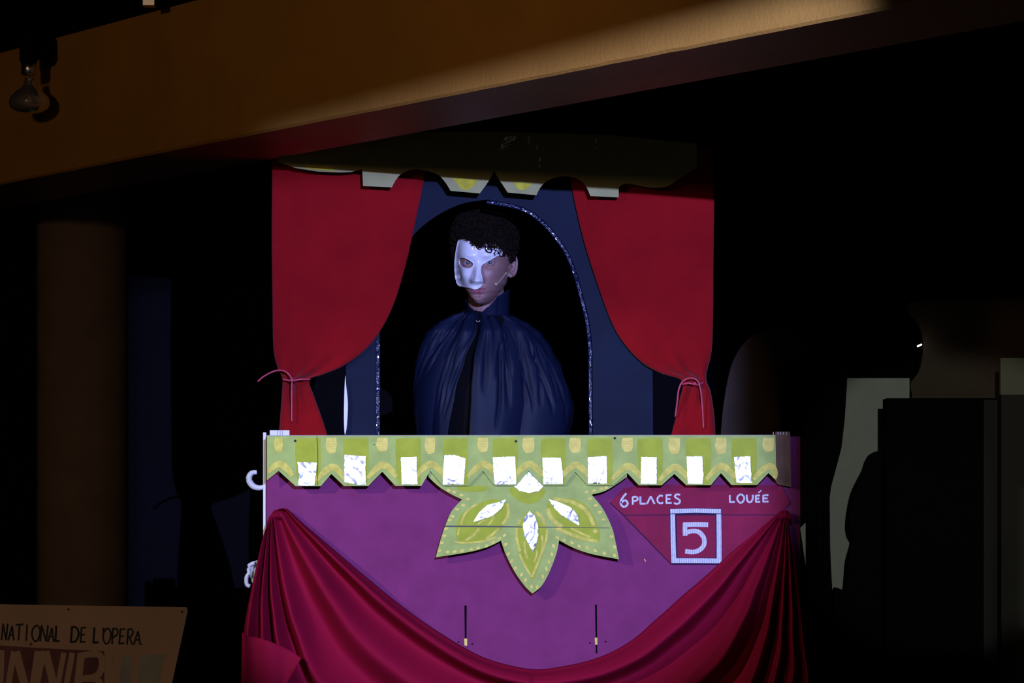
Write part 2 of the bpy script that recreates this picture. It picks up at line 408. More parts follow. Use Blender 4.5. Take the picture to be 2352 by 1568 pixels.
def foil(name, outer, d, parent, seed, amp=0.0022, step=3.0, crinkle=1.0, tear=0):
    jit = []
    n = len(outer)
    for i in range(n):
        a_, b_ = outer[i], outer[(i+1) % n]; L = math.hypot(b_[0]-a_[0], b_[1]-a_[1]); k = max(1, int(L/3))
        for t in range(k):
            x, y = lerp(a_[0], b_[0], t/k), lerp(a_[1], b_[1], t/k)
            jit.append((x+.9*noise.noise(Vector((x*.3, y*.3, seed))), y+.9*noise.noise(Vector((x*.3, y*.3, seed+9)))))
    V, F = cdt(jit, step)
    vs = []
    for x, y in V:
        q = Vector((x*.045*crinkle, y*.03*crinkle, seed*3.1))
        h = abs(noise.noise(q))*1.6+abs(noise.noise(q*2.7+Vector((5, 3, 1))))*.8
        if tear:
            rr = math.hypot(x-tear[0], y-tear[1]); an = math.atan2(y-tear[1], x-tear[0])
            h += 1.4*math.exp(-(rr/9)**2)*(math.sin(an*7)+.3)
        p = P(x, y, d); p.y -= amp*h; vs.append(p)
    ff = []
    for f in F:
        a_, b_, c_ = vs[f[0]], vs[f[1]], vs[f[2]]
        ff.append(f if (b_-a_).cross(c_-a_).y < 0 else tuple(reversed(f)))
    o = link(name, vs, ff, FOIL, parent, smooth=True)
    return o
foils = [((683, 1061), (728, 1062), (725, 1088), (722, 1115), (685, 1115), (687, 1090)), ((791, 1044), (840, 1048), (839, 1080), (841, 1113), (825, 1113), (791, 1107)),
         ((921, 1050), (957, 1049), (957, 1080), (959, 1112), (923, 1112), (922, 1085)), ((1021, 1045), (1045, 1045), (1069, 1053), (1065, 1112), (1017, 1112), (1018, 1080)),
         ((1132, 1050), (1183, 1048), (1186, 1112), (1136, 1112)), ((1246, 1051), (1288, 1051), (1292, 1083), (1293, 1111), (1248, 1111)),
         ((1350, 1050), (1393, 1047), (1394, 1080), (1394, 1110), (1351, 1110)), ((1473, 1049), (1508, 1050), (1508, 1111), (1472, 1111)),
         ((1577, 1048), (1613, 1048), (1614, 1080), (1616, 1090), (1613, 1111), (1580, 1110)), ((1686, 1049), (1723, 1048), (1724, 1080), (1728, 1109), (1692, 1108), (1689, 1085))]
tears = [0, 0, 0, (1041, 1105), (1157, 1102), (1267, 1103), (1370, 1106), 0, 0, 0]
for i, q in enumerate(foils):
    foil('foil_square', q, DV-.0016, val, 11+i, 0.0032 if i in (0, 1, 9) else 0.0019, tear=tears[i])

# flower ornament
DF = D0-0.036
def Z8(u, v): return (980+u/3.565, 960+v/3.565)
seg = [[(15, 180), (15, 482)], [(15, 482), (100, 560), (200, 622), (290, 665)], [(290, 665), (205, 760), (152, 880), (112, 1000), (75, 1138)],
       [(75, 1138), (250, 1112), (400, 1084), (520, 1046), (608, 1002)], [(608, 1002), (650, 1120), (720, 1256), (800, 1370), (865, 1435)],
       [(865, 1435), (935, 1380), (1000, 1270), (1060, 1115), (1085, 1000)], [(1085, 1000), (1200, 1060), (1350, 1112), (1575, 1155)],
       [(1575, 1155), (1552, 1040), (1520, 905), (1445, 745), (1350, 625)], [(1350, 625), (1450, 600), (1540, 550), (1640, 480)], [(1640, 480), (1640, 180)]]
fo = []
for s_ in seg: fo += crom(s_, 5)[:-1]
fo = [Z8(*p) for p in fo]+[Z8(1640, 180)]
mb = MB().slab(fo, DF, 0.006, 0, 1)
def blob(cx, cy, rx, ry, ang, mi, z=.0008):
    pts = []
    for t in range(8):
        a_ = t*math.pi/4; x, y = rx*math.cos(a_), ry*math.sin(a_)
        pts.append(Z8(cx+x*math.cos(ang)-y*math.sin(ang), cy+x*math.sin(ang)+y*math.cos(ang)))
    mb.paint(pts, DF-z, mi)
# lime petal centres
for pts in ([(250, 990), (240, 880), (300, 770), (420, 700), (560, 660), (660, 720), (650, 840), (560, 960), (400, 1015), (300, 1030)],
            [(1000, 680), (1150, 655), (1290, 700), (1380, 830), (1420, 1000), (1300, 1010), (1150, 960), (1050, 880), (990, 780)],
            [(842, 760), (920, 830), (990, 920), (975, 1040), (920, 1200), (865, 1320), (800, 1200), (740, 1050), (725, 920), (780, 820)],
            [(680, 570), (960, 570), (930, 670), (840, 700), (740, 670)],
            [(250, 560), (500, 560), (460, 600), (300, 600)]):
    mb.paint([Z8(*p) for p in crom(pts, 3, True)], DF-.0004, 2)
for L, wd in (([(280, 870), (310, 790), (360, 735), (420, 705)], 22), ([(255, 960), (262, 920), (268, 900)], 18), ([(320, 1000), (380, 960), (430, 905)], 24),
              ([(490, 985), (540, 950), (590, 905)], 26), ([(620, 870), (665, 800), (665, 700)], 30), ([(500, 880), (540, 830), (545, 790)], 20), ([(420, 870), (460, 840), (490, 835)], 16),
              ([(230, 1015), (330, 1020), (450, 1010), (570, 975)], 20),
              ([(1040, 660), (1200, 690), (1310, 760), (1370, 880)], 38), ([(990, 740), (1030, 830), (1110, 890)], 42), ([(1060, 900), (1180, 950), (1290, 990), (1400, 1010)], 34),
              ([(1180, 900), (1260, 940), (1340, 975)], 22), ([(1370, 910), (1385, 940)], 40),
              ([(895, 765), (950, 820), (965, 880)], 32), ([(740, 900), (735, 980), (765, 1090)], 28), ([(985, 910), (975, 1010), (920, 1160), (860, 1300)], 26),
              ([(760, 1110), (800, 1200), (860, 1300)], 20), ([(800, 1010), (805, 1080), (825, 1150)], 22), ([(880, 1180), (900, 1120), (905, 1080)], 18), ([(945, 960), (950, 1050), (940, 1110)], 22),
              ([(750, 870), (765, 830)], 26)):
    mb.ribbon([Z8(*p) for p in crom(L, 4)], wd/3.565*.8, DF-.0008, 4)
dots = [(180, 590), (225, 605, 1.5), (285, 630), (337, 662), (300, 712), (250, 745), (212, 805), (190, 835), (160, 905), (145, 965), (125, 1025), (105, 1090), (173, 1100), (230, 1098), (292, 1090),
        (362, 1080), (420, 1068), (490, 1052), (545, 1022), (598, 985), (637, 960), (637, 1040), (660, 1118), (688, 1175), (718, 1235), (768, 1285), (802, 1330), (868, 1385), (915, 1388),
        (960, 1302), (990, 1240), (1012, 1180), (1035, 1120), (1048, 1052), (1070, 978), (1127, 1003), (1190, 1025), (1250, 1055), (1315, 1068), (1380, 1090), (1455, 1110), (1540, 1130), (1540, 1060),
        (1515, 970), (1310, 605), (1372, 595), (1430, 580), (1470, 570), (1340, 660), (1385, 715), (1418, 770), (1450, 830), (1385, 925)]
for q in dots:
    x, y = q[0], q[1]; an = math.atan2(y-800, x-840); x -= 9*math.copysign(1, x-850)*(1 if y > 1000 and abs(x-850) < 260 else -.0); y -= 5*(y > 1000)
    blob(x, y, 18, 12, an if y < 1000 else an+.2, 3)
mb.ribbon([Z8(150, 884), Z8(500, 886), Z8(800, 890), Z8(1200, 894), Z8(1500, 898)], [3, 3, 2, 1.4, 1], DF-.0011, 5)
flw = mb.build('flower_ornament', [SAGE, EDGE, LIME, OCHRE, OCHRE2, mat('grey_crease', (.12, .12, .10), .8)], boxf, label='green and yellow cut-out flower of five petals')
for x, y in ((1214, 1230), (1090, 1230), (1330, 1230)):
    MB().box((P(x, 0, DF).x-.015, DF+.0065, P(0, y+15, DF).z), (P(x, 0, DF).x+.015, D0-.0002, P(0, y-15, DF).z)).build('spacer', BLACK, boxf)
for i, q in enumerate(([(842, 760), (800, 815), (788, 880), (800, 960), (840, 1040), (865, 1090), (895, 1040), (915, 960), (912, 880), (885, 800)],
          [(380, 850), (430, 770), (500, 710), (575, 690), (650, 665), (610, 740), (540, 800), (450, 830)],
          [(1000, 665), (1090, 690), (1180, 730), (1235, 790), (1250, 878), (1180, 840), (1100, 790), (1040, 730)],
          [(705, 548), (770, 500), (838, 440), (890, 490), (962, 548), (920, 595), (840, 612), (760, 595)])):
    foil('foil_leaf', [Z8(*p) for p in q], DF-.0014, flw, 41+i, 0.0030 if i != 3 else .002, step=2.6, crinkle=1.3)

# plaque with number
DP = D0-0.005
def Z4(u, v): return (1200+u/3.564, 960+v/3.564)
plq = MB().slab([Z4(*p) for p in ((715, 690), (830, 572), (1000, 545), (2110, 545), (2190, 690), (2100, 788), (830, 790))], DP, .0045, 0, 1)
plq.slab([Z4(*p) for p in ((832, 796), (2092, 794), (1640, 1188), (1215, 1190))], DP, .0045, 0, 1)
plq.ribbon([Z4(715, 690), Z4(828, 793), Z4(2090, 791)], 1.6, DP-.0004, 2)
plq.ribbon([Z4(832, 798), Z4(1215, 1192)], 1.6, DP-.0004, 2)
plo = plq.build('plaque', [PLAQ, PLAQ, OUTL], boxf, label='crimson card plaque lettered in white')
fr = MB()
fr.ribbon([Z4(1208, 768), Z4(1420, 760), Z4(1632, 766)], 15, DP-.0006, 1); fr.ribbon([Z4(1210, 762), Z4(1420, 756), Z4(1626, 762)], 10, DP-.0011, 0)
fr.ribbon([Z4(1232, 790), Z4(1238, 1000), Z4(1242, 1180)], 15, DP-.0008, 1); fr.ribbon([Z4(1230, 786), Z4(1234, 1000), Z4(1240, 1185)], 11, DP-.0013, 0)
fr.ribbon([Z4(1606, 790), Z4(1608, 1000), Z4(1606, 1180)], 15, DP-.0008, 1); fr.ribbon([Z4(1608, 786), Z4(1610, 1000), Z4(1610, 1185)], 11, DP-.0013, 0)
fr.ribbon([Z4(1215, 1168), Z4(1420, 1168), Z4(1635, 1168)], 15, DP-.001, 1); fr.ribbon([Z4(1220, 1166), Z4(1420, 1166), Z4(1630, 1168)], 11, DP-.0015, 0)
fr.build('number_frame', [LETTER, OUTL], plo, label='white painted square frame')
def strokes(mb, lines, wd, d, mi=0):
    for i, L in enumerate(lines): mb.ribbon(L, wd, d-.00006*i, mi)
def Zc(L): return [Z4(*p) for p in L]
dg = MB()
five = [Zc([(1520, 872), (1420, 870), (1316, 872)]), Zc([(1332, 855), (1330, 905), (1332, 962)]), Zc(crom([(1316, 945), (1380, 925), (1440, 930), (1482, 975), (1488, 1030), (1455, 1075), (1400, 1095), (1332, 1088)], 5))]
strokes(dg, five, 10.5, DP-.0008)
dg.build('painted_digit', LETTER, plo, label='white painted number 5')
GL = {'6': [[(.75, 0), (.3, .35), (.05, .7), (.3, 1), (.75, .98), (.92, .75), (.7, .55), (.35, .6), (.1, .75)]],
      'P': [[(.1, 0), (.12, 1)], [(.1, .06), (.6, .02), (.9, .22), (.75, .45), (.12, .58)]], 'L': [[(.1, 0), (.12, 1)], [(.05, .95), (.9, .93)]],
      'A': [[(.0, 1), (.5, 0)], [(.5, 0), (1, 1)], [(.2, .65), (.8, .62)]], 'V': [[(.0, 1), (.5, 0)], [(.5, 0), (1, 1)]],
      'C': [[(.9, .08), (.5, .02), (.12, .4), (.2, .8), (.55, .98), (.95, .88)]],
      'E': [[(.12, 0), (.12, 1)], [(.1, .06), (.9, .03)], [(.1, .5), (.75, .48)], [(.1, .95), (.92, .93)]],
      'S': [[(.85, .08), (.45, .02), (.18, .22), (.45, .42), (.8, .62), (.75, .9), (.4, .99), (.08, .88)]],
      'O': [[(.5, 0), (.12, .25), (.05, .6), (.35, .97), (.7, .95), (.95, .55), (.85, .2), (.5, 0)]],
      'U': [[(.1, 0), (.12, .6), (.35, .97), (.65, .95), (.88, .6), (.9, 0)]],
      'N': [[(.08, 1), (.12, 0)], [(.12, 0), (.85, 1)], [(.85, 1), (.92, 0)]], 'T': [[(.5, 0), (.48, 1)], [(0, .04), (1, .0)]],
      'I': [[(.5, 0), (.5, 1)]], 'D': [[(.1, 0), (.1, 1)], [(.08, .03), (.6, .08), (.92, .45), (.65, .9), (.08, .97)]],
      'R': [[(.1, 0), (.1, 1)], [(.1, .04), (.65, .03), (.85, .25), (.6, .48), (.12, .52)], [(.35, .5), (.9, 1)]],
      "'": [[(.6, 0), (.4, .25)]], '.': [[(.4, .95), (.6, 1)]], 'B': [[(.1, 0), (.1, 1)], [(.1, .03), (.7, .05), (.85, .22), (.65, .42), (.12, .47)], [(.12, .47), (.8, .52), (.95, .75), (.7, .97), (.1, .98)]]}
def glyph(mb, ch, x0, y0, x1, y1, wd, d, fn, mi=0, slant=0.0):
    ls = []
    for s_ in GL[ch]:
        s2 = crom(s_, 4) if len(s_) > 2 else s_
        ls.append([fn(lerp(x0, x1, u)+slant*(1-v), lerp(y0, y1, v)) for u, v in s2])
    strokes(mb, ls, wd, d, mi)
lt = MB()
for ch, x0, x1, y0, y1 in (('6', 800, 866, 615, 722), ('P', 897, 950, 643, 708), ('L', 960, 1015, 640, 704), ('V', 1018, 1082, 640, 702), ('C', 1098, 1155, 632, 698),
                           ('E', 1172, 1225, 626, 698), ('S', 1235, 1300, 622, 702)):
    glyph(lt, ch, x0, y0, x1, y1, 4.6 if ch == '6' else 4.2, DP-.0006, Z4)
lt.build('lettering', LETTER, plo, label='white lettering 6 places')
lt = MB()
for ch, x0, x1, y0, y1 in (('L', 1692, 1745, 628, 690), ('O', 1755, 1818, 622, 692), ('U', 1830, 1892, 626, 688), ('E', 1905, 1950, 630, 688), ('E', 1965, 2020, 628, 686)):
    glyph(lt, ch, x0, y0, x1, y1, 4.2, DP-.0006, Z4)
lt.ribbon([Z4(1932, 610), Z4(1955, 592)], 3, DP-.0008)
lt.build('lettering', LETTER, plo, label='white lettering louée')

# ------------------------------------------------------------ white side batten and hooks on the left
mb = MB().box((P(605, 0, 9.03).x, 9.02, 0.0), (P(611.2, 0, 9.03).x, 9.06, P(0, 993, 9.03).z))
o = mb.build('side_batten', WHITE); tag(o, 'thin white upright batten along the left edge of the purple box', 'batten')
mb = MB().box((P(620, 0, 9.04).x, 9.035, P(0, 1040, 9.04).z), (P(665, 0, 9.04).x, 9.05, P(0, 988, 9.04).z))
for x in (637, 643, 648): mb.box((P(x, 0, 9.04).x, 9.0345, P(0, 1035, 9.04).z), (P(x+1.5, 0, 9.04).x, 9.0349, P(0, 988.5, 9.04).z), 1)
o = mb.build('white_block', [WHITE, mat('grey_line', (.3, .3, .35), .5)]); tag(o, 'small white ribbed block behind the top left corner of the green strip', 'block')
hk = crom([(608, 1117), (596, 1120), (583, 1117), (574, 1107), (572, 1096), (578, 1086), (590, 1084)], 5)
mb = MB(); mb.tube([P(x, y, 9.03) for x, y in hk], [.0055+.003*math.sin(math.pi*i/(len(hk)-1)) for i in range(len(hk))], 12)
o = mb.build('wall_hook', WHITE, smooth=True); tag(o, 'upper white curved plastic hook on the left side of the purple box', 'hook')
cl = thing('spring_clamp', 'lower white rounded clamp at the left beside the crimson swag', 'clamp', P(580, 1350, 9.03))
mb = MB().slab(crom([(604, 1290), (585, 1288), (575, 1296), (574, 1312), (578, 1335), (590, 1350), (604, 1352)], 4, True), 9.02, .014, 0); mb.build('clamp_body', WHITE, cl)
mb = MB(); mb.tube([P(x, y, 9.012) for x, y in crom([(584, 1292), (571, 1300), (572, 1315), (566, 1326), (567, 1342), (575, 1346)], 4)], .0055, 10); mb.build('clamp_arm', WHITE, cl, True)
mb = MB(); mb.ball(P(573, 1320, 9.005), .003); mb.ball(P(585, 1326, 9.015), .003); mb.build('rivets', STEEL, cl, True)

# ------------------------------------------------------------ crimson swag drape
def swag():
    top = [(634, 1172), (660, 1168), (700, 1203), (800, 1288), (900, 1372), (1000, 1445), (1100, 1503), (1180, 1528), (1260, 1534), (1370, 1510), (1450, 1468), (1520, 1408), (1600, 1338), (1700, 1250), (1795, 1172)]
    bot = [(624, 1182), (607, 1230), (590, 1310), (572, 1400), (565, 1470), (562, 1600), (600, 1780), (800, 1930), (1200, 1990), (1600, 1930), (1800, 1780), (1846, 1600), (1838, 1470), (1822, 1300), (1806, 1182)]
    def resample(L, n):
        L = crom(L, 14); acc = [0]
        for a_, b_ in zip(L, L[1:]): acc.append(acc[-1]+math.hypot(b_[0]-a_[0], b_[1]-a_[1]))
        out = []; j = 0
        for i in range(n+1):
            s_ = acc[-1]*i/n
            while j < len(L)-2 and acc[j+1] < s_: j += 1
            t = (s_-acc[j])/((acc[j+1]-acc[j]) or 1); out.append((lerp(L[j][0], L[j+1][0], t), lerp(L[j][1], L[j+1][1], t)))
        return out
    NT, NS = 240, 170
    T = resample(top, NT); Bm = resample(bot, NT)
    mb = MB(); vs = []
    for j in range(NS+1):
        s_ = j/NS
        for i in range(NT+1):
            t = i/NT; u = min(t, 1-t)
            e = math.sin(math.pi*t)**.8
            ss = s_
            x = lerp(T[i][0], Bm[i][0], ss); y = lerp(T[i][1], Bm[i][1], ss)
            sp = min(1.0, u*7)                      # folds open out away from the pinned corners
            ph = 2*math.pi*(s_*5.4+.30*math.sin(2.6*s_*math.pi+.5)+.22*math.sin(4*t+1)+.10*noise.noise(Vector((t*3, s_*3, 1))))
            ph2 = 2*math.pi*(s_*9.0+.5*math.sin(5*t+6*s_))
            fp = (ph/(2*math.pi)) % 1.0; fp = fp/.62 if fp < .62 else (1-fp)/.38; fp = fp*fp*(3-2*fp)
            fold = fp*0.080+(0.5+0.5*math.sin(ph2))*0.006*sp
            amp = .22+.78*sp
            if t > .5: amp *= .85
            depth = .012+.030*min(1, u*10)+fold*amp*(1 if s_ > .03 else s_/.03*.6+.4)
            depth += .004*noise.noise(Vector((x*.01, y*.01, 3)))
            if s_ < .02: depth = min(depth, .03+.02*s_/.02)
            wob = 3*noise.noise(Vector((x*.012, y*.012, 8)))*e
            p = P(x+wob, y+wob*.5, D0); p.y = D0-.004-depth; vs.append(p)
    fs = []
    for j in range(NS):
        for i in range(NT):
            q = j*(NT+1)+i; fs.append((q, q+NT+1, q+NT+2, q+1))
    mb.add(vs, fs)
    return mb
sw = thing('swag_drape', 'crimson cloth swag pinned at both corners of the purple box front', 'drape', (-.03, 8.95, 1.0))
so = swag().build('draped_cloth', SWAG, sw, True)
md = so.modifiers.new('t', 'SOLIDIFY'); md.thickness = .0012
# bunched pleats at the two pinned corners
for (x, y, sg) in ((640, 1178, 1), (1800, 1180, -1)):
    mb = MB(); vs = []; fs = []; n, m = 28, 12
    for j in range(m+1):
        for i in range(n+1):
            u = i/n-.5; v = j/m
            hw = 13+12*v
            q = P(x+2*u*hw*.8-3*sg*v*0, y-9+v*30+6*abs(u), D0); q.y = D0-.014-.030*math.sin(math.pi*min(1, v*1.05))-.010*math.cos(u*math.pi)*(1-v)-.005*math.sin(u*26)*(1-v); vs.append(q)
    for j in range(m):
        for i in range(n): q = j*(n+1)+i; fs.append((q, q+n+1, q+n+2, q+1))
    mb.add(vs, fs); mb.build('gathered_corner', SWAG, sw, True)
# folded tail at the lower left, its turned hem showing
mb = MB(); vs = []; fs = []
hem = crom([(566, 1448), (580, 1456), (615, 1464), (660, 1482), (700, 1506)], 6); low = crom([(562, 1660), (590, 1660), (620, 1655), (650, 1640), (664, 1565)], 6)
n = len(hem); m = 14
for j in range(m+1):
    for i in range(n):
        v = j/m; x = lerp(hem[i][0], low[i][0], v); y = lerp(hem[i][1], low[i][1], v)
        q = P(x, y, D0); q.y = D0-.150-.006*math.sin(i*.55)-.004*v; vs.append(q)
for j in range(m):
    for i in range(n-1): q = j*n+i; fs.append((q, q+n, q+n+1, q+1))
mb.add(vs, fs); to = mb.build('folded_tail', SWAG, sw, True); to.modifiers.new('t', 'SOLIDIFY').thickness = .002

# ------------------------------------------------------------ navy arch flat
DA = 9.34
arch = thing('arch_flat', 'navy blue painted board with a round arched opening', 'stage flat', (0, DA, .8))
zb_py = pyz(.80, DA)
inner = crom([(1362, 998), (1361, 880), (1359, 780), (1345, 700), (1312, 592), (1262, 520), (1205, 477), (1120, 458)], 7)
innerl = crom([(1120, 458), (1060, 468), (1000, 497), (945, 545), (900, 620), (878, 700), (872, 780), (872, 998)], 7)
outl = [(1500, 998), (1499, 860), (1475, 500), (1440, 348), (830, 348), (800, 500), (795, 860), (793, 998)]
poly = [(1362, zb_py)]+inner+innerl[1:]+[(872, zb_py), (793, zb_py)]+list(reversed(outl))+[(1500, zb_py)]
MB().slab(poly, DA, .012, 0).build('board', NAVY, arch)
def tape(L, wd, name='edge_tape'):
    mb = MB(); vs = []; fs = []; n = len(L)
    acc = 0
    for i, p in enumerate(L):
        a_ = L[max(0, i-1)]; b_ = L[min(n-1, i+1)]; dx, dy = b_[0]-a_[0], b_[1]-a_[1]; l = math.hypot(dx, dy)
        for k in range(7):
            o_ = (k/6)*wd-1; x = p[0]+dy/l*o_*-1; y = p[1]+dx/l*o_
            q = P(x, y, DA-.001); q.y -= .0015+.0035*abs(noise.noise(Vector((x*.11, y*.11, 2))))+.001*noise.noise(Vector((x*.5, y*.5, 2))); 
            if k in (0, 6): q.y = DA-.0006
            vs.append(q)
    for i in range(n-1):
        for k in range(6): q = i*7+k; fs.append((q, q+7, q+8, q+1))
    mb.add(vs, fs); return mb.build(name, TAPE, arch, label='glossy blue tape along the arch edge')
dn = lambda L: crom(L, 22)
tape(dn([(1362, 998), (1361, 880), (1359, 780), (1345, 700), (1312, 592), (1262, 520), (1205, 477), (1120, 458)]), -8.5)
tape(dn([(872, 780), (872, 850), (872, 920), (872, 998)]), 10)
mb = MB().box((P(793, 0, DA).x-.0012, DA-.002, .80), (P(793, 0, DA).x-.0002, DA+.015, P(0, 380, DA).z)); mb.build('edge_strip', BLACK, arch)
mb = MB().slab(crom([(793, 862), (795, 885), (799, 925), (797, 975), (792, 998), (790, 960), (791, 900)], 3, True), DA-.016, .001, 0)
mb.build('peeling_tape', WHITE, arch, label='strip of white tape peeling from the left edge')

# ------------------------------------------------------------ black frame carrying curtains
fr_ = thing('curtain_frame', 'black batten frame carrying the red curtains and the scalloped top board', 'frame', (0, 9.3, .8))
zt = P(0, 316, 9.345).z
MB().box((P(636, 0, 9.3).x, 9.335, zt-.025), (P(1630, 0, 9.3).x, 9.355, zt)).build('top_rail', BLACK, fr_)
MB().box((P(664, 0, 9.3).x-.012, 9.335, .80), (P(664, 0, 9.3).x+.012, 9.355, zt-.025)).build('post', BLACK, fr_)
MB().box((P(1606, 0, 9.3).x-.012, 9.335, .80), (P(1606, 0, 9.3).x+.012, 9.355, zt-.025)).build('post', BLACK, fr_)

DC = 9.325
def curtain(name, label, outer, inn, cords, knot):
    """outer and inner edge: (px, py) tables going down"""
    root = thing(name, label, 'curtain', P((outer[0][0]+inn[0][0])/2, 1010, DC))
    O = [(p[1], p[0]) for p in crom(outer, 12)]; I = [(p[1], p[0]) for p in crom(inn, 12)]
    y0, y1 = 340, 1090
    def at(T, y):
        if y <= T[0][0]: return T[0][1]
        for (a_, va), (b_, vb) in zip(T, T[1:]):
            if a_ <= y <= b_: return lerp(va, vb, (y-a_)/((b_-a_) or 1))
        return T[-1][1]
    NR, NC = 190, 64; mb = MB(); vs = []; fs = []
    for j in range(NR+1):
        y = lerp(y0, y1, j/NR); xo = at(O, y); xi = at(I, y)
        g = math.exp(-((y-872)/70)**2); low = 1 if y > 880 else 0
        for i in range(NC+1):
            u = i/NC; x = lerp(xo, xi, u)
            # the felt bellies slightly towards the tie and pleats where it is tied
            f = .004*math.sin(u*9+1)*min(1, (y-y0)/400)+.010*g*math.sin(u*15)+.012*(low*(1-g))*math.sin(u*7+.6)+.022*math.sin(math.pi*u)*(1-.5*g)
            q = P(x, y+ (0), DC); q.y = DC-f; vs.append(q)
    for j in range(NR):
        for i in range(NC):
            q = j*(NC+1)+i; fs.append((q, q+NC+1, q+NC+2, q+1))
    mb.add(vs, fs); co = mb.build('curtain_cloth', RED, root, True); co.modifiers.new('t', 'SOLIDIFY').thickness = .003
    mb = MB()
    for L in cords:
        mb.tube([P(x, y, DC-.032-(q or 0)) for x, y, q in crom(L, 6)], .0026, 8)
    mb.ball(P(knot[0], knot[1], DC-.040), .0055)
    mb.build('tie_cord', CORD, root, True)
    return root
curtain('red_curtain', 'left red felt curtain tied in with a cord',
        [(625, 318), (625, 400), (624, 550), (626, 700), (628, 800), (637, 845), (648, 872), (646, 920), (641, 998), (638, 1090)],
        [(985, 318), (975, 405), (956, 500), (935, 595), (908, 688), (878, 752), (840, 802), (790, 840), (745, 860), (712, 873), (722, 910), (738, 955), (752, 1000), (770, 1090)],
        [[(592, 876, 0), (606, 864, 0), (630, 852, .005), (650, 851, .008), (664, 860, .008), (671, 872, .006)], [(650, 871, 0), (671, 874, .006), (690, 871, .004), (712, 871, -.01)],
         [(671, 873, .006), (670, 890, .002), (670, 930, 0), (670, 968, 0)]], (671, 873))
curtain('red_curtain', 'right red felt curtain tied in with a looped cord',
        [(1640, 318), (1640, 450), (1638, 600), (1637, 720), (1633, 805), (1620, 866), (1630, 900), (1638, 950), (1641, 1000), (1645, 1090)],
        [(1300, 318), (1313, 425), (1338, 540), (1372, 650), (1408, 745), (1440, 795), (1478, 833), (1520, 856), (1568, 874), (1562, 920), (1552, 965), (1543, 1000), (1530, 1090)],
        [[(1551, 957, -.01), (1556, 920, 0), (1559, 895, .004), (1568, 876, .006), (1585, 868, .008), (1602, 874, .008), (1609, 895, .006), (1613, 930, .002), (1616, 984, 0)],
         [(1566, 882, 0), (1585, 880, .004), (1600, 884, .004), (1615, 878, -.006)]], (1596, 881))

# ------------------------------------------------------------ scalloped top board
DT = 9.245
tb = thing('scalloped_top_board', 'pale olive cut card pelmet hanging in shadow above the arch', 'pelmet', (0, DT, 2.55))
bot = [(640, 372), (680, 386), (730, 394), (780, 396), (806, 395), (832, 388), (834, 427), (900, 430)]
bot += crom([(900, 430), (910, 412), (925, 397), (955, 388), (1000, 398), (1020, 415), (1035, 438)], 4)[1:]
bot += [(1102, 444)]+crom([(1102, 444), (1116, 425), (1127, 408), (1135, 392)], 3)[1:]+crom([(1135, 392), (1145, 410), (1155, 425), (1166, 442)], 3)[1:]
bot += [(1232, 448)]+crom([(1232, 448), (1243, 428), (1262, 412), (1298, 404), (1330, 412), (1346, 428), (1356, 450)], 4)[1:]
bot += [(1421, 453), (1421, 430)]+crom([(1421, 430), (1440, 421), (1490, 430), (1530, 428), (1560, 410), (1600, 385)], 4)[1:]
topb = [(1600, 330), (1400, 310), (1135, 302), (900, 304), (700, 318), (640, 330)]
mb = MB().slab(bot+topb, DT, .006, 0)
mb.paint([(1038, 407), (1099, 413), (1085, 430), (1072, 438), (1058, 432)], DT-.0005, 1)
mb.paint([(1178, 418), (1222, 421), (1212, 432), (1203, 437), (1190, 434)], DT-.0005, 1)
mb.paint([(700, 376), (760, 382), (770, 392), (705, 388)], DT-.0005, 1)
mb.build('pelmet_board', [OLIVE, mat('yellow_paint_patch', (.55, .50, .03), .6, var=.2, vscale=40)], tb)
for i, q in enumerate(([(1148, 340), (1160, 315), (1190, 310), (1180, 325), (1160, 345)], [(1212, 312), (1218, 312), (1219, 334), (1212, 330)], [(1228, 342), (1236, 326), (1237, 332), (1231, 350)],
                       [(1147, 343), (1153, 338), (1155, 346), (1149, 347)], [(1236, 365), (1242, 362), (1243, 385), (1239, 386)], [(1368, 318), (1371, 319), (1371, 344), (1369, 343)], [(1383, 328), (1386, 327), (1386, 331), (1384, 331)])):
    foil('foil_scrap', q, DT-.001, tb, 71+i, .006, step=2.2, crinkle=3)
for x in (700, 1135, 1560):
    MB().box((P(x, 0, DT).x-.01, DT+.0062, P(0, 330, DT).z), (P(x, 0, DT).x+.01, 9.3345, P(0, 318, DT).z)).build('bracket', BLACK, tb)

# ------------------------------------------------------------ poster at the lower left
DO = 7.8
po = thing('poster_board', 'brown hand-lettered poster board standing at the lower left', 'poster', P(150, pyz(0, DO), DO))
def Z2(u, v): return (u/5.113, 1350+v/5.113)
mb = MB().slab([(-260, 1380), (40, 1388), (428, 1394), (431, 1400), (423, 1440), (395, 1568), (330, 1900), (-260, 1900)], DO, .006, 0)
band = [(-260, 1474)]+[Z2(*p) for p in ((0, 672), (200, 688), (700, 715), (1225, 742), (1225, 1300))]+[(-260, 1610)]
mb.paint(band, DO-.0004, 2)
for pts in ([(1430, 800), (1540, 790), (1530, 1300), (1380, 1300)], [(1640, 790), (1960, 770), (1900, 900), (1850, 1300), (1600, 1300)]):
    mb.paint([Z2(*p) for p in pts], DO-.0004, 3)
mb.paint([Z2(*p) for p in ((345, 650), (375, 640), (382, 670), (340, 672))], DO-.0008, 2)
mb.paint([Z2(*p) for p in crom([(1120, 850), (1100, 870)], 1)+[(1130, 870)]], DO-.0008, 2)
for x, y in ((805, 250), (2138, 278)):
    c = Z2(x, y); mb.paint([(c[0]+2.6*math.cos(t*math.pi/4), c[1]+2.6*math.sin(t*math.pi/4)) for t in range(8)], DO-.0008, 1)
